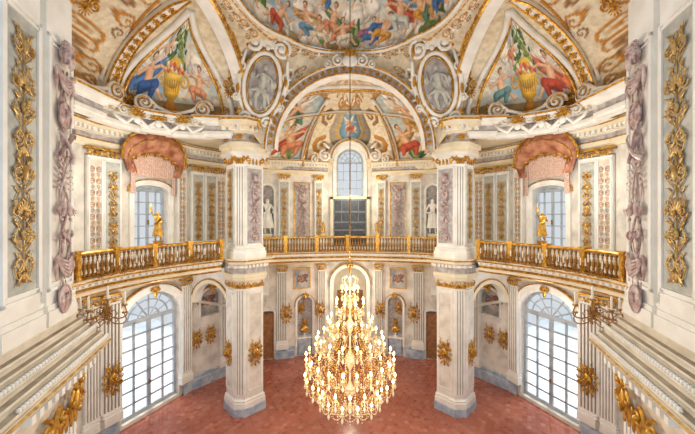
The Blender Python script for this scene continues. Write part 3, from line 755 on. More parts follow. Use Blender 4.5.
# ---------------------------------------------------------------- windows
wn=[0]
def window(loc,th,hw,zb,zs,ri,ncol,nrow,back=.25):
    wn[0]+=1; e=sempty('window_%d'%wn[0],(loc[0],loc[1],0),th)
    mb=MB(); p=archpath(hw-.1,zb+.08,zs,max(.05,ri-.1),0); q=archpath(hw+.02,zb,zs,ri+.02,0)
    mb.grid([[(x,back+.06,z) for x,z in q],[(x,back-.05,z) for x,z in q],[(x,back-.05,z) for x,z in p],[(x,back+.06,z) for x,z in p]])
    mb.box(-hw,hw,back-.05,back+.06,zb,zb+.14); mb.build('window_frame','wframe',e)
    mb=MB(); k_=1 if hw>1 else .6
    for k in range(1,ncol):
        x=-hw+2*hw*k/ncol; t_=(.075 if k*2==ncol else .034)*k_
        mb.box(x-t_,x+t_,back-.04,back+.03,zb,zs)
    for k in range(1,nrow+1):
        z=zb+(zs-zb)*k/nrow; t_=(.09 if k==nrow else .034)*k_; mb.box(-hw,hw,back-.04,back+.03,z-t_,z+t_)
    for k in range(1,6):
        a=PI*k/6; mb.tube([(0,back,zs),(hw*.98*math.cos(a),back,zs+ri*.98*math.sin(a))],.034*k_,4)
    for f in (.38,.7): mb.tube([(hw*f*math.cos(PI*k/16),back,zs+ri*f*math.sin(PI*k/16)) for k in range(17)],.034*k_,4)
    mb.build('glazing_bars','wframe',e)
    pts=archpath(hw-.03,zb+.02,zs,ri-.03,0); MB().add([(x,back+.01,z) for x,z in pts],[tuple(range(len(pts)))]).build('glass_pane','glass',e)
    MB().box(-.02,.02,back-.1,back-.06,zb+1.0,zb+1.18).build('window_handle','oldgold',e)
def unseen_light(loc,rot,sx,sy,pw,col):
    l=bpy.data.lights.new('daylight','AREA'); l.shape='RECTANGLE'; l.size=sx; l.size_y=sy; l.energy=pw; l.color=col
    o=bpy.data.objects.new('daylight',l); C.objects.link(o); o.location=loc; o.rotation_euler=rot; return o
for i in (1,NS-2):
    c,hw,zb,zs,ri=LOW[i][0]; loc,th=facing(W[i],W[i+1],c); window(loc,th,hw,zb,zs,ri,4,7,.25)
    l2,_=facing(W[i],W[i+1],c,-3.2); unseen_light((l2[0],l2[1],6.6),(math.radians(46),0,th),3.6,3.2,1900,(.96,.98,1))
    c,hw,zb,zs,ri=UPP[i][0]; loc,th=facing(W[i],W[i+1],c); window(loc,th,hw,zb,zs,ri,4,5,.25)
    l2,_=facing(W[i],W[i+1],c,-2.2); unseen_light((l2[0],l2[1],11.6),(math.radians(40),0,th),2.4,2.4,600,(.95,.97,1))
window((0,17.85),0,.78,8.95,10.95,.78,4,4,.2)
unseen_light((0,19.6,14.0),(math.radians(38),0,0),2.4,2.4,500,(.95,.97,1))
# ---------------------------------------------------------------- doors
e=sempty('door_1',(0,17.85,0),0); MB().box(-.95,.95,-.12,-.02,6.15,8.85).build('door_leaf','dark',e)
mb=MB()
for x in (-.93,-.02,.0,.93): mb.box(x-.045,x+.045,-.17,-.12,6.15,8.85)
for z in (6.22,7.05,7.5,8.1,8.78): mb.box(-.95,.95,-.17,-.12,z-.05,z+.05)
for x in (-.48,.48): mb.box(x-.02,x+.02,-.15,-.12,7.5,8.8)
mb.build('door_panels','darkrail',e)
mb=MB(); mb.box(-1.12,-.95,-.24,0,6.15,8.95); mb.box(.95,1.12,-.24,0,6.15,8.95); mb.box(-1.12,1.12,-.24,0,8.82,9.0); mb.build('door_frame','cream',e)
MB().ell((.08,-.2,7.2),(.03,.04,.06)).build('door_handle','gold',e)
for k,i in enumerate((3,NS-4)):
    c,hw,zb,zs,ri=LOW[i][0]; loc,th=facing(W[i],W[i+1],c); e=sempty('door_%d'%(k+2),(loc[0],loc[1],0),th)
    MB().box(-hw,hw,.1,.16,0,2.5).build('door_leaf','wood',e)
    mb=MB(); mb.box(-hw+.06,hw-.06,.085,.1,.15,2.4)
    for z0,z1 in ((.2,1.0),(1.1,1.7),(1.8,2.35)): mb.box(-hw+.08,hw-.08,.06,.1,z0,z1)
    mb.build('door_panels','wood',e); MB().ell((hw-.06,.05,1.1),(.03,.04,.03)).build('door_handle','gold',e)
e=sempty('door_4',(0,19.45,0),0)
MB().box(-.8,.8,-.06,.02,0,3.2).build('door_leaf','wood',e)
mb=MB()
for s in (-1,1):
    for z0,z1 in ((.2,1.3),(1.5,3.0)): mb.box(s*.4-.28,s*.4+.28,-.1,-.06,z0,z1)
mb.build('door_panels','wood',e); MB().ell((.06,-.12,1.2),(.03,.04,.05)).build('door_handle','gold',e)
# ---------------------------------------------------------------- gallery
EL=smoothp([(-6.4,5.5),(-6.9,7.0),(-6.95,8.5),(-6.5,9.9),(-5.8,11.0),(-5.0,11.95)],2)
EBL=smoothp([(-3.95,13.45),(-3.95,14.0),(-2.2,14.5),(0,14.8)],2)
EB=EBL+mir(EBL)[1:]; ER=mir(EL)
edge_all=EL+EB+ER
mb=MB(); I=resample(edge_all,160); O=resample([(-8.95,5.6)]+WL[1:]+mir(WL),160)
mb.grid([[(a[0],a[1],6.12) for a in I],[(a[0],a[1],6.12) for a in O]]); mb.grid([[(a[0],a[1],5.82) for a in I],[(a[0],a[1],5.82) for a in O]])
struct(mb.build('floor_gallery','beige'))
for pth in (EL,EB,ER):
    t=trim(MB().sweep(pth,en(5.7,6.16,.22,.15)),'cream')
    g_=MB().sweep(pth,[(.05,5.86),(.085,5.9),(.05,5.94)]); g_.sweep(pth,[(.21,6.09),(.245,6.12),(.21,6.15)]); g_.sweep(pth,[(.055,5.69),(.09,5.72),(.055,5.75)]); g_.build('gilded_line','gold',t)
    dentils(resample(pth,10),6.0,6.06,.1,.19,.16,.07).build('dentils','white',t)
me_bal=keepmesh(MB().lathe([(.0,0),(.05,0),(.05,.05),(.022,.08),(.028,.12),(.046,.22),(.05,.28),(.033,.36),(.016,.42),(.03,.46),(.018,.49),(.042,.52),(.042,.56),(0,.56)],10).build('x','oldgold',None,True))
def balustrade(path,label,posts):
    t=thing('balustrade',label,'balustrade',(path[len(path)//2][0],path[len(path)//2][1],6.16))
    ox,oy=t.location.x,t.location.y; pp=[(x-ox,y-oy) for x,y in path]
    MB().sweep(pp,[(-.07,.64),(.07,.64),(.1,.67),(.1,.7),(.07,.73),(-.07,.73),(-.1,.7),(-.1,.67),(-.07,.64)]).build('top_rail','gold',t)
    MB().sweep(pp,[(-.08,0),(.08,0),(.08,.06),(-.08,.06),(-.08,0)]).build('bottom_rail','oldgold',t)
    L=sum(math.hypot(b[0]-a[0],b[1]-a[1]) for a,b in zip(pp,pp[1:])); n=int(L/.13); q=resample(pp,n+1)
    per=max(4,round(n/posts))
    for k in range(n+1):
        a=q[max(0,k-1)]; b=q[min(n,k+1)]; th=math.atan2(b[1]-a[1],b[0]-a[0])
        if k%per==0:
            mb=MB(); mb.box(-.07,.07,-.1,.1,.0,.76); mb.box(-.1,.1,-.13,.13,.73,.78); mb.box(-.045,.045,-.115,.115,.15,.56)
            o=mb.build('post','gold',t); o.location=(q[k][0],q[k][1],0); o.rotation_euler=(0,0,th)
        else: inst(me_bal,'baluster',t,(q[k][0],q[k][1],.065))
balustrade(EL,'gilded balustrade of the curved gallery at the left windows',6)
balustrade(EB,'gilded balustrade of the back gallery behind the chandelier',6)
balustrade(ER,'gilded balustrade of the curved gallery at the right windows',6)
# ---------------------------------------------------------------- piers
farL=[(-4.52,12.02),(-4.08,12.02),(-3.45,12.65),(-3.9,13.3),(-4.7,13.3),(-5.15,12.65)]
farL=[(-4.3+(x+4.3)*.88,12.55+(y-12.55)*.88) for x,y in farL]
nearL=[(-4.17,3.5),(-4.76,5.2),(-6.0,5.4),(-6.0,3.5)]
NL=math.hypot(.59,1.7)
me_rose=keepmesh(trophy(.4,2.7,5,True).build('x','rose',None,True))
me_big_gold=keepmesh(strip(.52,3.25,.4,True).flat(.7).build('x','palegold',None,True))
me_big_rose=keepmesh(trophy(.56,4.3,7,True).flat(.8).build('x','rose',None,True))
def pier(poly,label,near,s):
    cx=sum(p[0] for p in poly)/len(poly); cy=sum(p[1] for p in poly)/len(poly)
    t=thing('pier',label,'pillar',(cx,cy,0)); pp=[(x-cx,y-cy) for x,y in poly]; n=len(pp)
    def part(prof,nm,m,path=None): return MB().sweep(path or pp,prof,True).build(nm,m,t)
    part([(0,0),(.09,0),(.09,.3),(.07,.33)],'plinth','blue'); part([(.07,.33),(.07,.5),(.04,.56),(.06,.6),(0,.66)],'base','white')
    part([(0,.66),(0,5.2)],'lower_shaft','white')
    zc=11.35 if near else 9.85
    if near:
        prof=[(.1,4.9),(.15,4.92),(.15,5.08),(.22,5.12),(.22,5.26),(.3,5.3),(.3,5.42),(.46,5.48),(.5,5.52),(.5,5.6)]
        st=[(.48,5.6),(.4,5.7),(.32,5.8),(.24,5.9),(.17,6.0),(.1,6.1)]
        for (o0,z0),(o1,z1) in zip(st,st[1:]): prof+=[(o0,z0),(o0+.012,z0+.025),(o0,z0+.05),(o1+.012,z0+.055),(o1,z0+.08)]
        prof+=[(.1,6.1),(.11,6.16),(.09,6.2),(0,6.22)]
        part(prof,'lower_entablature','beige')
        mb=MB()
        for (o0,z0),(o1,z1) in zip(st,st[1:]): mb.sweep(pp,[(o0+.004,z0+.055),(o1+.012,z0+.062)],True)
        mb.build('ledge_top_shade','tread_shade',t)  # dark strips on the treads stand in for step shading
        part([(.495,5.53),(.53,5.56),(.495,5.59)],'gilded_line','palegold')
        dentils(pp,5.31,5.41,.3,.42,.16,.08,True).build('dentils','white',t)
        eg=MB(); a,b=[(pp[i],pp[(i+1)%n]) for i in range(n) if abs(math.hypot(pp[(i+1)%n][0]-pp[i][0],pp[(i+1)%n][1]-pp[i][1])-NL)<.02][0]
        for o_,z_ in ((.47,5.67),(.31,5.87)):
            p0,_=facing(a,b,-.3,o_); p1,_=facing(a,b,NL+.3,o_); eg.tube([(p0[0],p0[1],z_),(p1[0],p1[1],z_)],.012,5)
            for k in range(38): q_,th_=facing(a,b,-.28+k*.063,o_); eg.ell((q_[0],q_[1],z_),(.026,.026,.034),0,7,5)
        eg.build('egg_moulding','white',t,True)
        q_,th_=facing(a,b,NL*.78 if s=='left' else NL*.22,.3); lb=MB(); scroll(lb,0,5.2,.16,1,0,.035,1.5,-.02); leaf(lb,0,5.1,.4,-PI/2,.07,.0); leaf(lb,-.08,5.14,.28,-PI/2-.4,.05,.0); leaf(lb,.08,5.14,.28,-PI/2+.4,.05,.0)
        o=lb.build('scroll_bracket','gold',t,True); o.location=(q_[0],q_[1],0); o.rotation_euler=(0,0,th_)
    else:
        part([(0,5.0),(.04,5.0),(.04,5.1),(.0,5.12)],'astragal','gold'); part([(0,5.2)]+[(o,z) for o,z in en(5.3,6.16,.34)],'lower_entablature','cream')
        dentils(pp,5.82,5.93,.13,.25,.15,.07,True).build('dentils','white',t); part([(.07,5.58),(.074,5.8)],'frieze','lilac'); part([(.33,6.08),(.37,6.11),(.33,6.14)],'gilded_line','gold')
    part([(0,6.15),(.1,6.15),(.1,6.4),(.06,6.46),(.08,6.55),(0,6.6)],'upper_base','white')
    part([(0,6.6),(0,zc+.45)],'upper_shaft','white')
    MB().sweep(pp,[(0,zc),(.05,zc+.03),(.02,zc+.07),(.08,zc+.35),(.18,zc+.41),(.18,zc+.49),(0,zc+.49)],True).build('capital','white',t)
    if not near:
        part(en(10.34,11.55,.66),'upper_entablature','cream')
        part([(.64,11.43),(.70,11.47),(.64,11.51)],'gilded_line','gold'); part([(.13,10.66),(.2,10.7),(.13,10.74)],'gilded_line','gold')
        part([(.134,10.76),(.138,11.04)],'frieze','lilac'); dentils(pp,11.14,11.28,.26,.5,.18,.1,True).build('dentils','white',t)
    else: part(en(11.84,12.7,.3),'upper_entablature','cream')
    faces=[(pp[i],pp[(i+1)%n]) for i in range(n)]
    gm=MB(); fm=MB(); gr=MB(); lp=MB()
    for a,b in faces:
        L=math.hypot(b[0]-a[0],b[1]-a[1]); (x,y),th=facing(a,b,L/2)
        Mx=Matrix.Translation((x,y,0))@Matrix.Rotation(th,4,'Z')
        if y>.2 and not near: continue
        tmp=MB()
        for s_ in ([-1,1]): scroll(tmp,s_*L*.36,zc+.2,.11,-s_,PI/2,.03,1.3,-.1)
        for q in range(4): leaf(tmp,(q-1.5)*L*.2,zc,.26,PI/2,.05,-.05)
        if not near:
            ros(tmp,Matrix.Translation((0,-.15,10.9)),.13)
            for s_ in (-1,1): scroll(tmp,s_*L*.28,10.9,.09,s_,0,.02,1.2,-.14)
        gm.add(tmp.v,tmp.f,Mx)
        if not near:
            if L<.6:
                for z0,z1 in ((.85,4.9),(6.7,9.75)):
                    tmp=MB()
                    for q in range(4): xx=-L*.38+L*.76*q/3; tmp.box(xx-.03,xx+.03,-.05,0,z0,z1)
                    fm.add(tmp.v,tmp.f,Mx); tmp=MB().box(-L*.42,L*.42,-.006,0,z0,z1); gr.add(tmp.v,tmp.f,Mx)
            else:
                tmp=MB(); tmp.box(-L*.42,L*.42,-.04,0,.8,4.92); rframe(tmp,L*.76,.95,4.8,.05,-.04); fm.add(tmp.v,tmp.f,Mx)
                tmp=MB().box(-L*.33,L*.33,-.048,-.04,1.0,4.75); lp.add(tmp.v,tmp.f,Mx)
            tmp=MB()
            for s_ in (-1,1): scroll(tmp,s_*L*.34,5.15,.09,-s_,PI/2,.022,1.3,-.07)
            fan(tmp,0,5.05,.18,.3,PI-.3,5,-.05); gm.add(tmp.v,tmp.f,Mx)
    gm.build('capital_leaves','gold',t)
    if not near:
        fm.build('face_pilasters','white',t); gr.build('flute_shade','groove_shade',t); lp.build('veined_panels','stone',t)
        for a,b in faces:
            L=math.hypot(b[0]-a[0],b[1]-a[1]); (x,y),th=facing(a,b,L/2)
            nx,ny=math.sin(th),-math.cos(th); inn=(1 if s=='left' else -1)*nx
            if ny<-.3 and inn>.3: best=((x,y),th,L)
            if ny<-.3 and inn<-.3: other=((x,y),th,L)
        for k,((x,y),th,L) in enumerate((best,other)):
            mb=MB().box(-L*.4,L*.4,-.008,0,6.75,9.72); o=mb.build('panel','lilac' if k==0 else 'green',t); o.location=(x,y,0); o.rotation_euler=(0,0,th)
            mb=MB(); rframe(mb,L*.9,6.7,9.78,.04,0); o=mb.build('panel_frame','white',t); o.location=(x,y,0); o.rotation_euler=(0,0,th)
            if k==0: inst(me_rose,'trophy_relief',t,(x,y,6.85),th)
            else: inst(me_up,'gilded_relief',t,(x,y,6.95),th,(1,1,1.03))
        return best,other,(cx,cy)
    a,b=[(a,b) for a,b in faces if abs(math.hypot(b[0]-a[0],b[1]-a[1])-NL)<.02][0]
    d1,d2=(.47,1.36) if s=='left' else (NL-.47,NL-1.36)
    for d,w in ((d1,.78),(d2,.7)):
        (x,y),th=facing(a,b,d)
        def P(mb,nm,m): o=mb.build(nm,m,t); o.location=(x,y,0); o.rotation_euler=(0,0,th)
        mb=MB(); mb.box(-w/2,w/2,-.1,0,6.5,11.35); rframe(mb,w*.97,6.7,10.5,.05,-.1); rframe(mb,w*.84,6.8,10.4,.025,-.1); mb.box(-w/2-.04,w/2+.04,-.15,0,6.2,6.42); mb.box(-w/2-.02,w/2+.02,-.125,0,6.42,6.5)
        P(mb,'pilaster_shaft','white')
        P(MB().box(-w*.41,w*.41,-.107,-.1,6.83,10.37),'panel','green' if d==d1 else 'stone')
        mb=MB(); mb.box(-w/2,w/2,-.12,0,.84,4.9)
        for q in range(6): xx=-w*.42+w*.84*q/5; mb.box(xx-.035,xx+.035,-.17,-.12,1.0,4.6)
        P(mb,'lower_pilaster','white'); P(MB().box(-w*.46,w*.46,-.126,-.12,1.0,4.6),'flute_shade','groove_shade')
        mb=MB()
        for s_ in (-1,1): scroll(mb,s_*w*.36,4.8,.15,-s_,PI/2,.035,1.4,-.22)
        for q in range(5): leaf(mb,(q-2)*w*.2,4.4,.4,PI/2,.05,-.18)
        for q in range(4): leaf(mb,(q-1.5)*w*.2,4.55,.3,PI/2,.04,-.2)
        P(mb,'gilded_capital','gold')
    (x,y),th=facing(a,b,d1,.1); inst(me_big_gold,'gilded_relief',t,(x,y,6.95),th)
    (x,y),th=facing(a,b,d2,.1); inst(me_big_rose,'trophy_relief',t,(x,y,6.3),th)
FL=pier(farL,'far left pier between the back hall and the left gallery',False,'left')
FR=pier(mir(farL),'far right pier between the back hall and the right gallery',False,'right')
pier(nearL,'near left pier with gilded scroll panel at the left frame edge',True,'left')
pier(mir(nearL),'near right pier with gilded scroll panel at the right frame edge',True,'right')
# ---------------------------------------------------------------- gilt cartouches
me_c=keepmesh(cartouche().build('x','gold',None,True))
def put_cart(loc,z,th,label,sc_=1.0):
    tag(inst(me_c,'gilded_cartouche',None,(loc[0],loc[1],z),th,(sc_,sc_,sc_)),label,'wall ornament','gilded cartouches on the lower walls')
for px,z,out,k_,nm in ((108,2.15,.24,1.15,'fluted pilaster near the camera, beside the big {s} window'),(196,2.2,.03,.9,'wall just behind the big {s} window'),(210,2.25,.03,.9,'wall next to the far {s} pier, facing the hall'),(286,2.5,.2,1.1,'back wall pilaster near the {s} brown door'),(302,2.6,-.3,.8,'inside the low back niche {s} of the chandelier'),(319,2.55,.2,1.0,'back pilaster on the {s} side of the central arch')):
    for p,s in bth(px):
        loc,th=onwall(p,out); put_cart(loc,z,th,'gilded cartouche '+('' if nm.startswith('inside') else 'on the ')+nm.format(s=s),k_)
for (best,other,(cx,cy)),s in ((FL,'left'),(FR,'right')):
    for (xy,th,L),w in ((best,'inner'),(other,'outer')):
        put_cart((cx+xy[0]+math.sin(th)*.06,cy+xy[1]-math.cos(th)*.06),2.4,th,'gilded cartouche on the %s face of the far %s pier'%(w,s),1.05)
for p,s in bth(302):
    loc,th=onwall(p,.02); t=thing('trophy_panel','rose hunting trophy relief panel on the back gallery wall, %s of the grey door'%s,'relief',(loc[0],loc[1],0),th)
    MB().box(-.42,.42,-.02,0,6.7,9.7).build('panel','lilac',t); mb=MB(); rframe(mb,.9,6.65,9.75,.05,-.02); mb.build('panel_frame','gold',t)
    inst(me_tr,'trophy_relief',t,(0,-.04,6.95),0,(1.3,1.2,1.1))
# ---------------------------------------------------------------- medallions
def medallion(az,label):
    tt=.41
    p0=Vector(pend(az,tt,.05)); pa=Vector(pend(az,tt-.2,.05)); pb_=Vector(pend(az,tt+.2,.05)); pc=Vector(pend(az+.1,tt,.05)); pd=Vector(pend(az-.1,tt,.05))
    up=(pb_-pa).normalized(); side=(pc-pd); side=(side-up*side.dot(up)).normalized(); n=side.cross(up)
    if n.dot(Vector((0,AY0,12.5))-p0)<0: side=-side; n=-n
    rot=Matrix(((side.x,-n.x,up.x),(side.y,-n.y,up.y),(side.z,-n.z,up.z)))
    t=thing('medallion',label,'medallion'); t.matrix_world=Matrix.Translation(p0+n*.2)@rot.to_4x4()@Matrix.Scale(1.3,4)
    MB().ell((0,0,0),(.47,.06,.82),0,24,10).build('oval_field','lilac',t,True)
    MB().tube([(.5*math.cos(2*PI*k/40),-.05,.86*math.sin(2*PI*k/40)) for k in range(41)],.06,8).build('oval_frame','white',t,True)
    mb=MB(); mb.tube([(.41*math.cos(2*PI*k/40),-.06,.75*math.sin(2*PI*k/40)) for k in range(41)],.024,6); mb.tube([(.58*math.cos(2*PI*k/40),-.05,.94*math.sin(2*PI*k/40)) for k in range(41)],.03,6); mb.build('gilded_line','gold',t,True)
    mb=MB()
    mb.tube([(0,-.08,.3),(.02,-.1,.05),(0,-.09,-.1)],[.12,.1,.13],8); mb.tube([(-.03,-.1,-.1),(-.12,-.1,-.35),(-.06,-.08,-.62)],[.1,.07,.04],6); mb.tube([(.06,-.1,-.1),(.14,-.1,-.33),(.16,-.08,-.6)],[.1,.07,.04],6)
    mb.tube([(-.1,-.1,.28),(-.24,-.1,.12),(-.26,-.1,.4)],[.05,.04,.03],6); mb.tube([(.1,-.1,.28),(.24,-.1,.2),(.3,-.08,-.1)],[.05,.04,.03],6); mb.ell((.02,-.1,.48),(.075,.07,.1),0,8,6)
    mb.tube([(-.3,-.06,-.2),(-.1,-.13,-.12),(.2,-.1,-.25),(.28,-.06,-.5)],[.04,.08,.07,.03],6)
    for k in range(6): leaf(mb,-.32+.12*k,-.68,.26,PI/2+.3*(2-k),.05,-.06)
    for k in range(4): mb.ell((-.28+.2*k,-.06,.2-.12*(k%2)),(.09,.05,.12),0,7,5)
    mb.build('figure_relief','green',t,True)
    mb=MB()
    for q in (1,-1):
        scroll(mb,q*.36,1.04,.25,-q,PI/2,.06,1.6,-.12); scroll(mb,q*.3,-1.0,.2,q,-PI/2,.055,1.5,-.1); scroll(mb,q*.64,.35,.12,q,PI/2,.035,1.2,-.08); scroll(mb,q*.62,-.5,.11,-q,PI/2,.035,1.2,-.08)
        mb.tube([(q*.58,-.05,.8),(q*.67,-.09,.2),(q*.6,-.07,-.4),(q*.38,-.05,-.9)],[.04,.07,.055,.04],6)
        for j in range(5): leaf(mb,q*.62,.6-.28*j,.16,PI/2-q*(1.2+.1*j),.035,-.08)
    fan(mb,0,.98,.36,.3,PI-.3,9,-.14,.09); mb.build('scroll_surround','white',t,True)
    mb=MB(); fan(mb,0,-.95,.34,PI+.4,2*PI-.4,7,-.14,.09)
    for q in (1,-1):
        leaf(mb,q*.56,.85,.36,PI/2+q*.3,.06,-.16); leaf(mb,q*.64,-.1,.3,-PI/2-q*.1,.05,-.16); leaf(mb,q*.12,1.2,.3,PI/2-q*.5,.06,-.2); leaf(mb,q*.46,-.75,.3,-PI/2+q*.4,.05,-.14); leaf(mb,q*.66,.1,.28,PI/2+q*.2,.05,-.16)
    mb.build('gilded_leaves','gold',t,True)
medallion(-.8,'oval white medallion with a carved figure, left of the back arch')
medallion(.8,'oval white medallion with a carved figure, right of the back arch')
t=thing('arch_cartouche','white and gold scrolled cartouche at the crown of the back arch','cartouche',(0,11.75,13.72))
mb=MB(); mb.ell((0,-.05,0),(.3,.1,.24),0,14,8)
for q in (1,-1): scroll(mb,q*.45,.0,.22,-q,PI/2,.045,1.4,-.06); scroll(mb,q*.85,-.14,.15,q,PI/2,.035,1.3,-.05)
mb.build('shield','white',t,True); mb=MB(); fan(mb,0,.15,.34,.3,PI-.3,7,-.1); leaf(mb,0,-.15,.28,-PI/2,.07); mb.build('gilded_leaves','gold',t,True)
for sg,nm in ((1,'left'),(-1,'right')):
    for k,(a,ph,s_) in enumerate(((3,30,1.0),(96,20,1.2),(94,48,.8),(66,10,.7),(12,8,.7))):
        x,y,z=sdome(math.radians(a),math.radians(ph),.1)
        mb=MB()
        for q in (1,-1): scroll(mb,q*.22,0,.2,q,PI/2,.04); leaf(mb,q*.1,.2,.3,PI/2-q*.5,.05)
        fan(mb,0,-.2,.3,PI+.2,2*PI-.2,7,-.05,.09)
        o=mb.build('vault_scroll','gold',ceil,True); o.location=(sg*x,y,z); o.rotation_euler=(math.radians(ph*.8),0,sg*(PI*.5 if a>50 else PI*.35)); o.scale=(s_,)*3
    for k,a in enumerate((28,46,66)):
        b=sbase(math.radians(a)); b2=sbase(math.radians(a-2)); th=math.atan2(b2[1]-b[1],b2[0]-b[0]); x,y=b
        if sg<0: x=-x; th=-th
        nx,ny=math.sin(th),-math.cos(th)
        t=thing('cornice_garland','white garland with gilded shell on the %s apse cornice, %s'%(nm,['nearest the far pier','middle one above the draped window','nearest the camera'][k]),'garland',(x+nx*.5,y+ny*.5,11.15),th)
        mb=MB(); mb.ell((0,-.1,.0),(.12,.1,.14),0,10,7)
        for q in (1,-1): mb.tube([(q*.1,-.06,.05),(q*.35,-.1,-.2),(q*.6,-.06,-.05),(q*.75,-.05,.1)],[.04,.07,.055,.03],7); scroll(mb,q*.4,.25,.15,-q,PI/2,.03)
        mb.build('garland','white',t,True); mb=MB(); fan(mb,0,.12,.34,.2,PI-.2,9,-.1,.09); mb.build('shell','gold',t,True)
    for k,a in enumerate((80,58,16)):
        b=sbase(math.radians(a)); b2=sbase(math.radians(a-2)); th=math.atan2(b2[1]-b[1],b2[0]-b[0]); x,y=b
        if sg<0: x=-x; th=-th
        nx,ny=math.sin(th),-math.cos(th)
        e_=sg*(1 if k!=1 else -1)
        mb=MB(); scroll(mb,0,0,.32,e_,0,.07,1.9,-.05,28); mb.tube([(-e_*1.0,-.05,-.2),(-e_*.4,-.05,-.05),(0,-.05,.28)],[.05,.07,.07],7)
        o=trim(mb,'white',True); o.location=(x+nx*.4,y+ny*.4,11.85); o.rotation_euler=(0,0,th)
        mb=MB(); scroll(mb,0,0,.28,e_,0,.025,1.7,-.13,26); mb.build('gilded_line','gold',o,True)
# ---------------------------------------------------------------- valances
for i,s in ((1,'left'),(NS-2,'right')):
    c=UPP[i][0][0]; loc,th=facing(W[i],W[i+1],c,.1)
    t=thing('window_valance','brown-rose arched drapery canopy with gold fringe over the upper %s window'%s,'drapery',(loc[0],loc[1],0),th)
    P=[]
    for q in range(97):
        A=PI*(1-q/96); row=[]
        for k in range(15):
            b=k/14; rx=1.28-.36*b; rz=1.2-.8*b
            x=rx*math.cos(A); z=9.9+rz*max(0,math.sin(A))**.75-.1*b*abs(math.cos(A))+.035*b*math.cos(A*14)
            y=-.1-.5*math.sin(PI*(.2+.75*b))*(.35+.65*math.sin(A))-.04*math.cos(A*14)*(.2+.8*b)
            row.append((x,y,z))
        P.append(row)
    MB().grid(P).build('drape','red',t,True)
    for q in (-1,1):
        T=[[(q*(.9+.34*k/10-.03*zz),-.16-.05*math.cos(k*1.9),9.98-zz*.09) for k in range(11)] for zz in range(7)]
        MB().grid(T).build('drape_tail','red',t,True)
    mb=MB(); mb.tube([r_[-1] for r_ in P],.035,6)
    for q in range(0,97,3): x,y,z=P[q][-1]; mb.tube([(x,y,z),(x,y,z-.12)],[.03,.012],5)
    mb.build('fringe','gold',t,True)
    mb=MB(); mb.tube([(x,y-.03,z+.02) for x,y,z in [r_[0] for r_ in P]],.05,6); mb.tube([(x,y-.05,z) for x,y,z in [r_[6] for r_ in P]],.022,6); fan(mb,0,11.05,.3,.2,PI-.2,7,-.3); mb.build('crest','gold',t,True)
    MB().grid([[(x/30*.9,-.1-.03*math.sin(x*2.1),z) for x in range(-30,31)] for z in (10.2,9.35)]).build('pleated_blind','pink',t,True)
    for q in (1,-1): MB().grid([[(q*(.74+.16*k/6),-.12-.05*math.sin(k*2),9.8-z*.16) for k in range(7)] for z in range(8)]).build('side_curtain','pink',t,True)
# ---------------------------------------------------------------- statues
def skin(name,V,E,Rd,m,parent,sub=2):
    me=bpy.data.meshes.new(name); me.from_pydata(V,E,[]); me.materials.append(M[m]); o=bpy.data.objects.new(name,me); C.objects.link(o)
    md=o.modifiers.new('Skin','SKIN')
    for k,r_ in enumerate(Rd): me.skin_vertices[0].data[k].radius=(r_,r_*.9)
    me.skin_vertices[0].data[0].use_root=True; md.use_smooth_shade=True
    s_=o.modifiers.new('Sub','SUBSURF'); s_.levels=1; s_.render_levels=sub
    o.parent=parent; return o
def statue(root,h,m,pose,z0=0):
    k=h/1.75
    A={'raise':[(-.32,-.05,1.62),(-.36,-.1,1.92)],'hip':[(-.34,-.02,1.12),(-.2,-.15,1.0)]}[pose]
    V=[(0,0,.95),(.01,0,1.15),(0,0,1.38),(0,-.01,1.5),(.0,-.03,1.62),(.0,-.03,1.74),
       (-.17,0,1.42),A[0],A[1],(.17,0,1.42),(.3,-.05,1.18),(.24,-.22,1.02),
       (-.1,0,.88),(-.13,-.08,.5),(-.12,0,.1),(-.12,-.12,.04),(.1,0,.88),(.12,-.02,.5),(.14,.06,.1),(.16,-.08,.04)]
    E=[(0,1),(1,2),(2,3),(3,4),(4,5),(2,6),(6,7),(7,8),(2,9),(9,10),(10,11),(0,12),(12,13),(13,14),(14,15),(0,16),(16,17),(17,18),(18,19)]
    Rd=[.14,.12,.15,.06,.1,.08,.07,.045,.035,.07,.05,.035,.1,.07,.045,.04,.1,.07,.045,.04]
    V=[(x*k,y*k,z*k+z0) for x,y,z in V]; skin('body',V,E,[r_*k for r_ in Rd],m,root)
    mb=MB(); P=[]
    for j in range(9):
        b=j/8; P.append([((.17+.13*b+.03*math.sin(5*a_+2*b))*k*math.cos(a_),(.14+.1*b+.03*math.cos(7*a_))*k*math.sin(a_),(1.0-.72*b)*k+z0) for a_ in [2*PI*q/24 for q in range(24)]])
    mb.grid(P,None,True); mb.tube([(-.2*k,-.1*k,1.0*k+z0),(0,-.18*k,1.1*k+z0),(.17*k,-.1*k,1.42*k+z0),(.15*k,.12*k,1.3*k+z0)],[.04*k,.06*k,.05*k,.04*k],7)
    mb.build('drapery',m,root,True)
def pedestal(root,m,w,h,z0=0):
    mb=MB(); mb.box(-w/2,w/2,-w/2,w/2,z0,z0+h*.2); mb.box(-w*.4,w*.4,-w*.4,w*.4,z0+h*.2,z0+h*.85); mb.box(-w/2,w/2,-w/2,w/2,z0+h*.85,z0+h); mb.build('pedestal',m,root)
for px,s in bth(155):
    m_=(px-CX)/F; path=EL if s=='left' else ER
    pts=sorted(path,key=lambda p:abs(p[0]/p[1]-m_))[:2]; x=sum(p[0] for p in pts)/2; y=sum(p[1] for p in pts)/2
    t=thing('gilded_statue','gilded figure raising a candle, on the balustrade before the upper %s window'%s,'statue',(x,y,6.9),0,'gilded candle-bearing figures')
    pedestal(t,'gold',.24,.12); statue(t,.95,'gold','raise',.12)
    mb=MB(); mb.tube([(-.19,-.06,1.08),(-.19,-.06,1.22)],[.05,.02],8); mb.tube([(-.19,-.06,1.2),(-.19,-.06,1.34)],.018,6); mb.build('torch','gold',t,True)
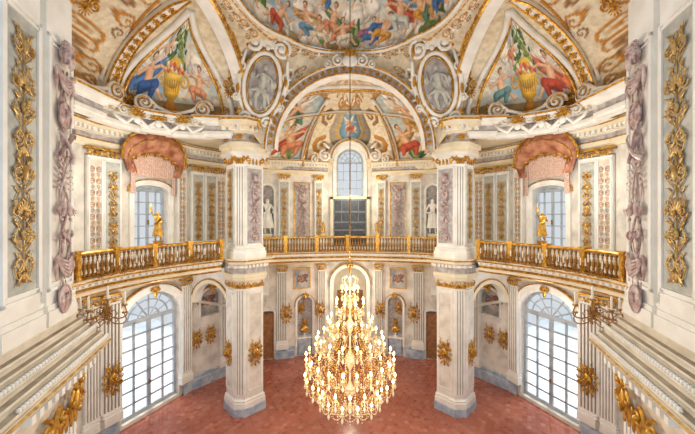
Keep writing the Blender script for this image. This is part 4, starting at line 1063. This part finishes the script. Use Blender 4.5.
for px,s in bth(323):
    x=(px-CX)/F*14.7; t=thing('gilded_statue','small gilded putto on the back balustrade, %s of centre'%s,'statue',(x,14.72,6.9),0,'small gilded putti')
    pedestal(t,'gold',.2,.1); statue(t,.6,'gold','raise' if s=='left' else 'hip',.1)
for i,s in ((3,'left'),(NS-4,'right')):
    c=UPP[i][0][0]; loc,th=facing(W[i],W[i+1],c,.12)
    t=thing('niche_statue','white draped statue in the upper niche behind the far %s pier'%s,'statue',(loc[0],loc[1],6.15),th,'white statues in the gallery niches')
    pedestal(t,'cream',.5,.75); statue(t,1.9,'white','raise' if s=='left' else 'hip',.75)
for i,s in ((5,'left'),(NS-6,'right')):
    c=LOW[i][0][0]; loc,th=facing(W[i],W[i+1],c,-.02)
    t=thing('cabinet','grey-blue low cabinet in the back wall niche %s of the central arch'%s,'cabinet',(loc[0],loc[1],0),th)
    MB().box(-.38,.38,-.0,.3,0,.95).build('cabinet_body','blue',t); MB().box(-.42,.42,-.05,.32,.95,1.02).build('cabinet_top','white',t)
    for q in (-1,1):
        d=MB().box(q*.18-.16,q*.18+.16,-.03,0,.1,.85).build('cabinet_door','blue',t); MB().ell((q*.05,-.05,.5),(.02,.02,.02)).build('door_knob','gold',d)
    l3,_=facing(W[i],W[i+1],c,-.12)
    t=thing('bust','gilded bust on the grey-blue cabinet %s of the central arch'%s,'bust',(l3[0],l3[1],1.02),th)
    MB().lathe([(0,0),(.12,0),(.12,.05),(.05,.1),(.05,.22),(.09,.26),(0,.27)],12).build('socle','white',t)
    mb=MB(); mb.ell((0,.02,.42),(.26,.12,.17),0,14,8); mb.tube([(0,0,.5),(0,-.01,.68)],[.08,.065],10)
    tmp=MB(); headrel(tmp,0,.86,.26,s=='left'); mb.add(tmp.v,tmp.f,Matrix.Translation((0,.09,0)))
    for q in (1,-1): mb.tube([(q*.26,0,.45),(q*.1,-.13,.38),(-q*.05,-.14,.3)],[.05,.06,.03],6)
    mb.build('head_and_shoulders','gold',t,True)
# ---------------------------------------------------------------- candle brackets
def armmesh(m,L=1.0,th=.012):
    a=MB(); a.tube(smoothp([(0,0,0),(0,-.1*L,-.12),(0,-.26*L,-.12),(0,-.36*L,-.02),(0,-.3*L-.02,.12)],1),th,6); a.lathe([(.0,.12),(.04,.13),(.05,.16),(.03,.16)],8,Matrix.Translation((0,-.3*L-.02,0)))
    a.tube([(0,-.15*L,-.12),(0,-.2*L,-.02),(0,-.15*L,.03),(0,-.1*L,-.01)],th*.7,5)
    return keepmesh(a.build('x',m,None,True))
me_arm={1.0:armmesh('oldgold',1.0,.014),1.6:armmesh('oldgold',1.6,.012)}
me_can={L:keepmesh(MB().lathe([(.018,.15),(.018,.38),(.006,.4),(0,.41)],8,Matrix.Translation((0,-.3*L-.02,0))).build('x','wax',None,True)) for L in (1.0,1.6)}
me_bk=keepmesh(cartouche().build('x','oldgold',None,True))
def bracket(loc,rz,n,label,sc_,group,L):
    t=thing('candle_bracket',label,'sconce',loc,rz,group); t.scale=(sc_,)*3
    inst(me_bk,'backplate',t,(0,.03,0),0,(.35,.4,.35))
    for k in range(n):
        a=(k-(n-1)/2)*(2.2/max(1,n-1)) if n>1 else 0
        ar=inst(me_arm[L],'arm',t,(0,0,.16*(k%2)),a,(1,1,1)); inst(me_can[L],'candle',ar)
NMS=['closest to the camera','second from the camera','third, before the gilded statue','fourth from the camera','fifth from the camera','last, next to the far pier']
for path,s in ((EL,'left'),(ER,'right')):
    for k,px in enumerate((94,118,142,166,190,211)):
        px=px if s=='left' else 700-px; m_=(px-CX)/F
        j=min(range(1,len(path)-1),key=lambda j:abs(path[j][0]/path[j][1]-m_)); a,b=path[j-1],path[j+1]; (x,y),th=facing(a,b,math.hypot(b[0]-a[0],b[1]-a[1])/2,.25)
        bracket((x,y,6.3),th,3,'gilt three-candle bracket on the %s gallery front, %s'%(s,NMS[k]),.9,'candle brackets on the gallery fronts',1.0)
for sx,s in ((-1,'left'),(1,'right')):
    for q,(x,y,z) in enumerate(((4.72,5.95,6.0),(5.35,6.8,5.6))):
        bracket((sx*x,y,z),sx*-.2,5,'gilt five-candle bracket by the near %s pier, %s'%(s,['the nearer one','the further one'][q]),1.0,'five-candle brackets by the near piers',1.6)
# ---------------------------------------------------------------- chandelier
ch=thing('chandelier','large lit crystal chandelier hanging over the terracotta floor','chandelier',(0,AY0,2.34))
MB().lathe([(.0,.0),(.06,.04),(.1,.14),(.05,.24),(.03,.35),(.1,.5),(.15,.62),(.08,.78),(.03,.9),(.03,1.2),(.1,1.35),(.14,1.5),(.07,1.66),(.03,1.8),(.03,2.2),(.09,2.35),(.11,2.5),(.04,2.65),(.03,2.9),(.08,3.05),(.1,3.18),(.03,3.3),(.025,3.6),(.06,3.7),(.03,3.8),(0,3.82)],16).build('stem','crystal',ch,True)
MB().tube([(0,0,3.7),(0,0,12.3)],.013,6).build('suspension_rod','oldgold',ch,True)
me_cc=keepmesh(MB().lathe([(.0,0),(.038,.01),(.044,.03),(.014,.04),(.012,.1),(0,.1)],8).build('x','crystal',None,True))
me_bu=keepmesh(MB().lathe([(0,0),(.022,.02),(.03,.05),(.013,.1),(0,.12)],8).build('x','bulb',None,True))
me_dp=keepmesh(MB().lathe([(0,0),(.03,.05),(.036,.09),(.012,.16),(.006,.18),(.018,.2),(0,.24)],6).build('x','crystal'))
tiers=[(3.35,.22,6),(2.98,.4,8),(2.5,.62,12),(2.02,.92,16),(1.5,1.22,22),(1.0,1.24,22),(.5,.88,14)]
bead=MB()
octa=([(1,0,0),(-1,0,0),(0,1,0),(0,-1,0),(0,0,1),(0,0,-1)],[(0,2,4),(2,1,4),(1,3,4),(3,0,4),(2,0,5),(1,2,5),(3,1,5),(0,3,5)])
def bd(mb,p,r_,e=1.4): mb.add([(p[0]+v[0]*r_,p[1]+v[1]*r_,p[2]+v[2]*r_*e) for v in octa[0]],octa[1])
for ti,(z,r_,n) in enumerate(tiers):
    L=r_*.62
    am=MB(); pts=smoothp([(r_-L,0,-.12),(r_-L*.75,0,-.2),(r_-L*.4,0,-.2),(r_-L*.1,0,-.12),(r_,0,0)],1); am.tube(pts,.01,5)
    for p in pts[1::2]: bd(am,(p[0],0,p[2]-.05),.022)
    me_a=keepmesh(am.build('x','gold',None,True))
    MB().tube([((r_-L)*math.cos(2*PI*k/32),(r_-L)*math.sin(2*PI*k/32),z-.12) for k in range(33)],.012,6).build('hoop','gold',ch,True)
    for k in range(n):
        a=2*PI*(k+.5*(ti%2))/n
        ar=inst(me_a,'candle_arm',ch,(0,0,z),a); inst(me_cc,'candle_cup',ar,(r_,0,0)); inst(me_bu,'bulb',ar,(r_,0,.1))
        tp=(r_*math.cos(a),r_*math.sin(a),z)
        inst(me_dp,'crystal_pendant',ch,(tp[0],tp[1],z-.25),a)
        a2=2*PI*(k+1+.5*(ti%2))/n; am_=(a+a2)/2
        for q in range(1,9):
            u=q/9; aa=a+(a2-a)*u; rr_=r_*.97; bd(bead,(rr_*math.cos(aa),rr_*math.sin(aa),z-.05-.13*math.sin(PI*u)),.016)
        for q in range(3): bd(bead,(r_*.82*math.cos(am_),r_*.82*math.sin(am_),z-.18-.08*q),.026-.004*q)
for (z0,r0,n0),(z1,r1,n1) in zip(tiers,tiers[1:]):
    n=max(n0,n1)
    for k in range(n):
        a=2*PI*k/n
        for q in range(12):
            u=q/11; sg_=.1*math.sin(PI*u); rr_=r0*.72+(r1*.82-r0*.72)*u-sg_; bd(bead,(rr_*math.cos(a),rr_*math.sin(a),z0-.12+(z1-z0)*u),.0165)
for k in range(20):
    a=2*PI*k/20
    for q in range(12):
        u=q/11; rr_=.78*(1-u)**.7+.05; bd(bead,(rr_*math.cos(a),rr_*math.sin(a),.42-.38*u),.019)
o=bead.build('crystal_beads','crystal',ch); o['kind']='stuff'
for k in range(8):
    a=2*PI*k/8; MB().tube([(.05*math.cos(a),.05*math.sin(a),3.45),(.2*math.cos(a),.2*math.sin(a),3.6),(.22*math.cos(a),.22*math.sin(a),3.74),(.12*math.cos(a),.12*math.sin(a),3.82)],[.012,.014,.012,.02],5).build('crown_leaf','crystal',ch,True)
# ---------------------------------------------------------------- lights, world, camera
def ptl(loc,e,col,r_):
    l=bpy.data.lights.new('unseen_light','POINT'); l.energy=e; l.color=col; l.shadow_soft_size=r_; o=bpy.data.objects.new('unseen_light',l); C.objects.link(o); o.location=loc  # fill light without a fitting, added to brighten the hall
for a in (0.4,2.5,4.6): ptl((1.5*math.cos(a),AY0+1.5*math.sin(a),7.6),165,(1,.94,.83),.1)
ptl((0,AY0-2.6,3.6),80,(1,.94,.84),.3); ptl((0,13.2,3.4),80,(1,.9,.74),.2)
ptl((0,15.6,9.2),190,(1,.9,.72),.1); ptl((0,16.4,4.0),105,(1,.9,.72),.2)
ptl((-6.4,9.6,8.8),150,(1,.95,.87),.1); ptl((6.4,9.6,8.8),150,(1,.95,.87),.1)
ptl((-6.6,11.5,4.2),55,(1,.96,.9),.2); ptl((6.6,11.5,4.2),55,(1,.96,.9),.2)
w=bpy.data.worlds.new('world'); sc.world=w; w.use_nodes=True; nt=w.node_tree; bg=nt.nodes['Background']
bg.inputs[0].default_value=(.86,.93,1,1); bg.inputs[1].default_value=.8
sc.view_settings.view_transform='Standard'
cam=bpy.data.cameras.new('camera'); cam.sensor_width=36; cam.lens=36*F/695; cam.shift_x=-2.5/695; cam.clip_start=.05
co=bpy.data.objects.new('camera',cam); C.objects.link(co); co.location=(0,0,CZ); co.rotation_euler=(PI/2,0,0); sc.camera=co
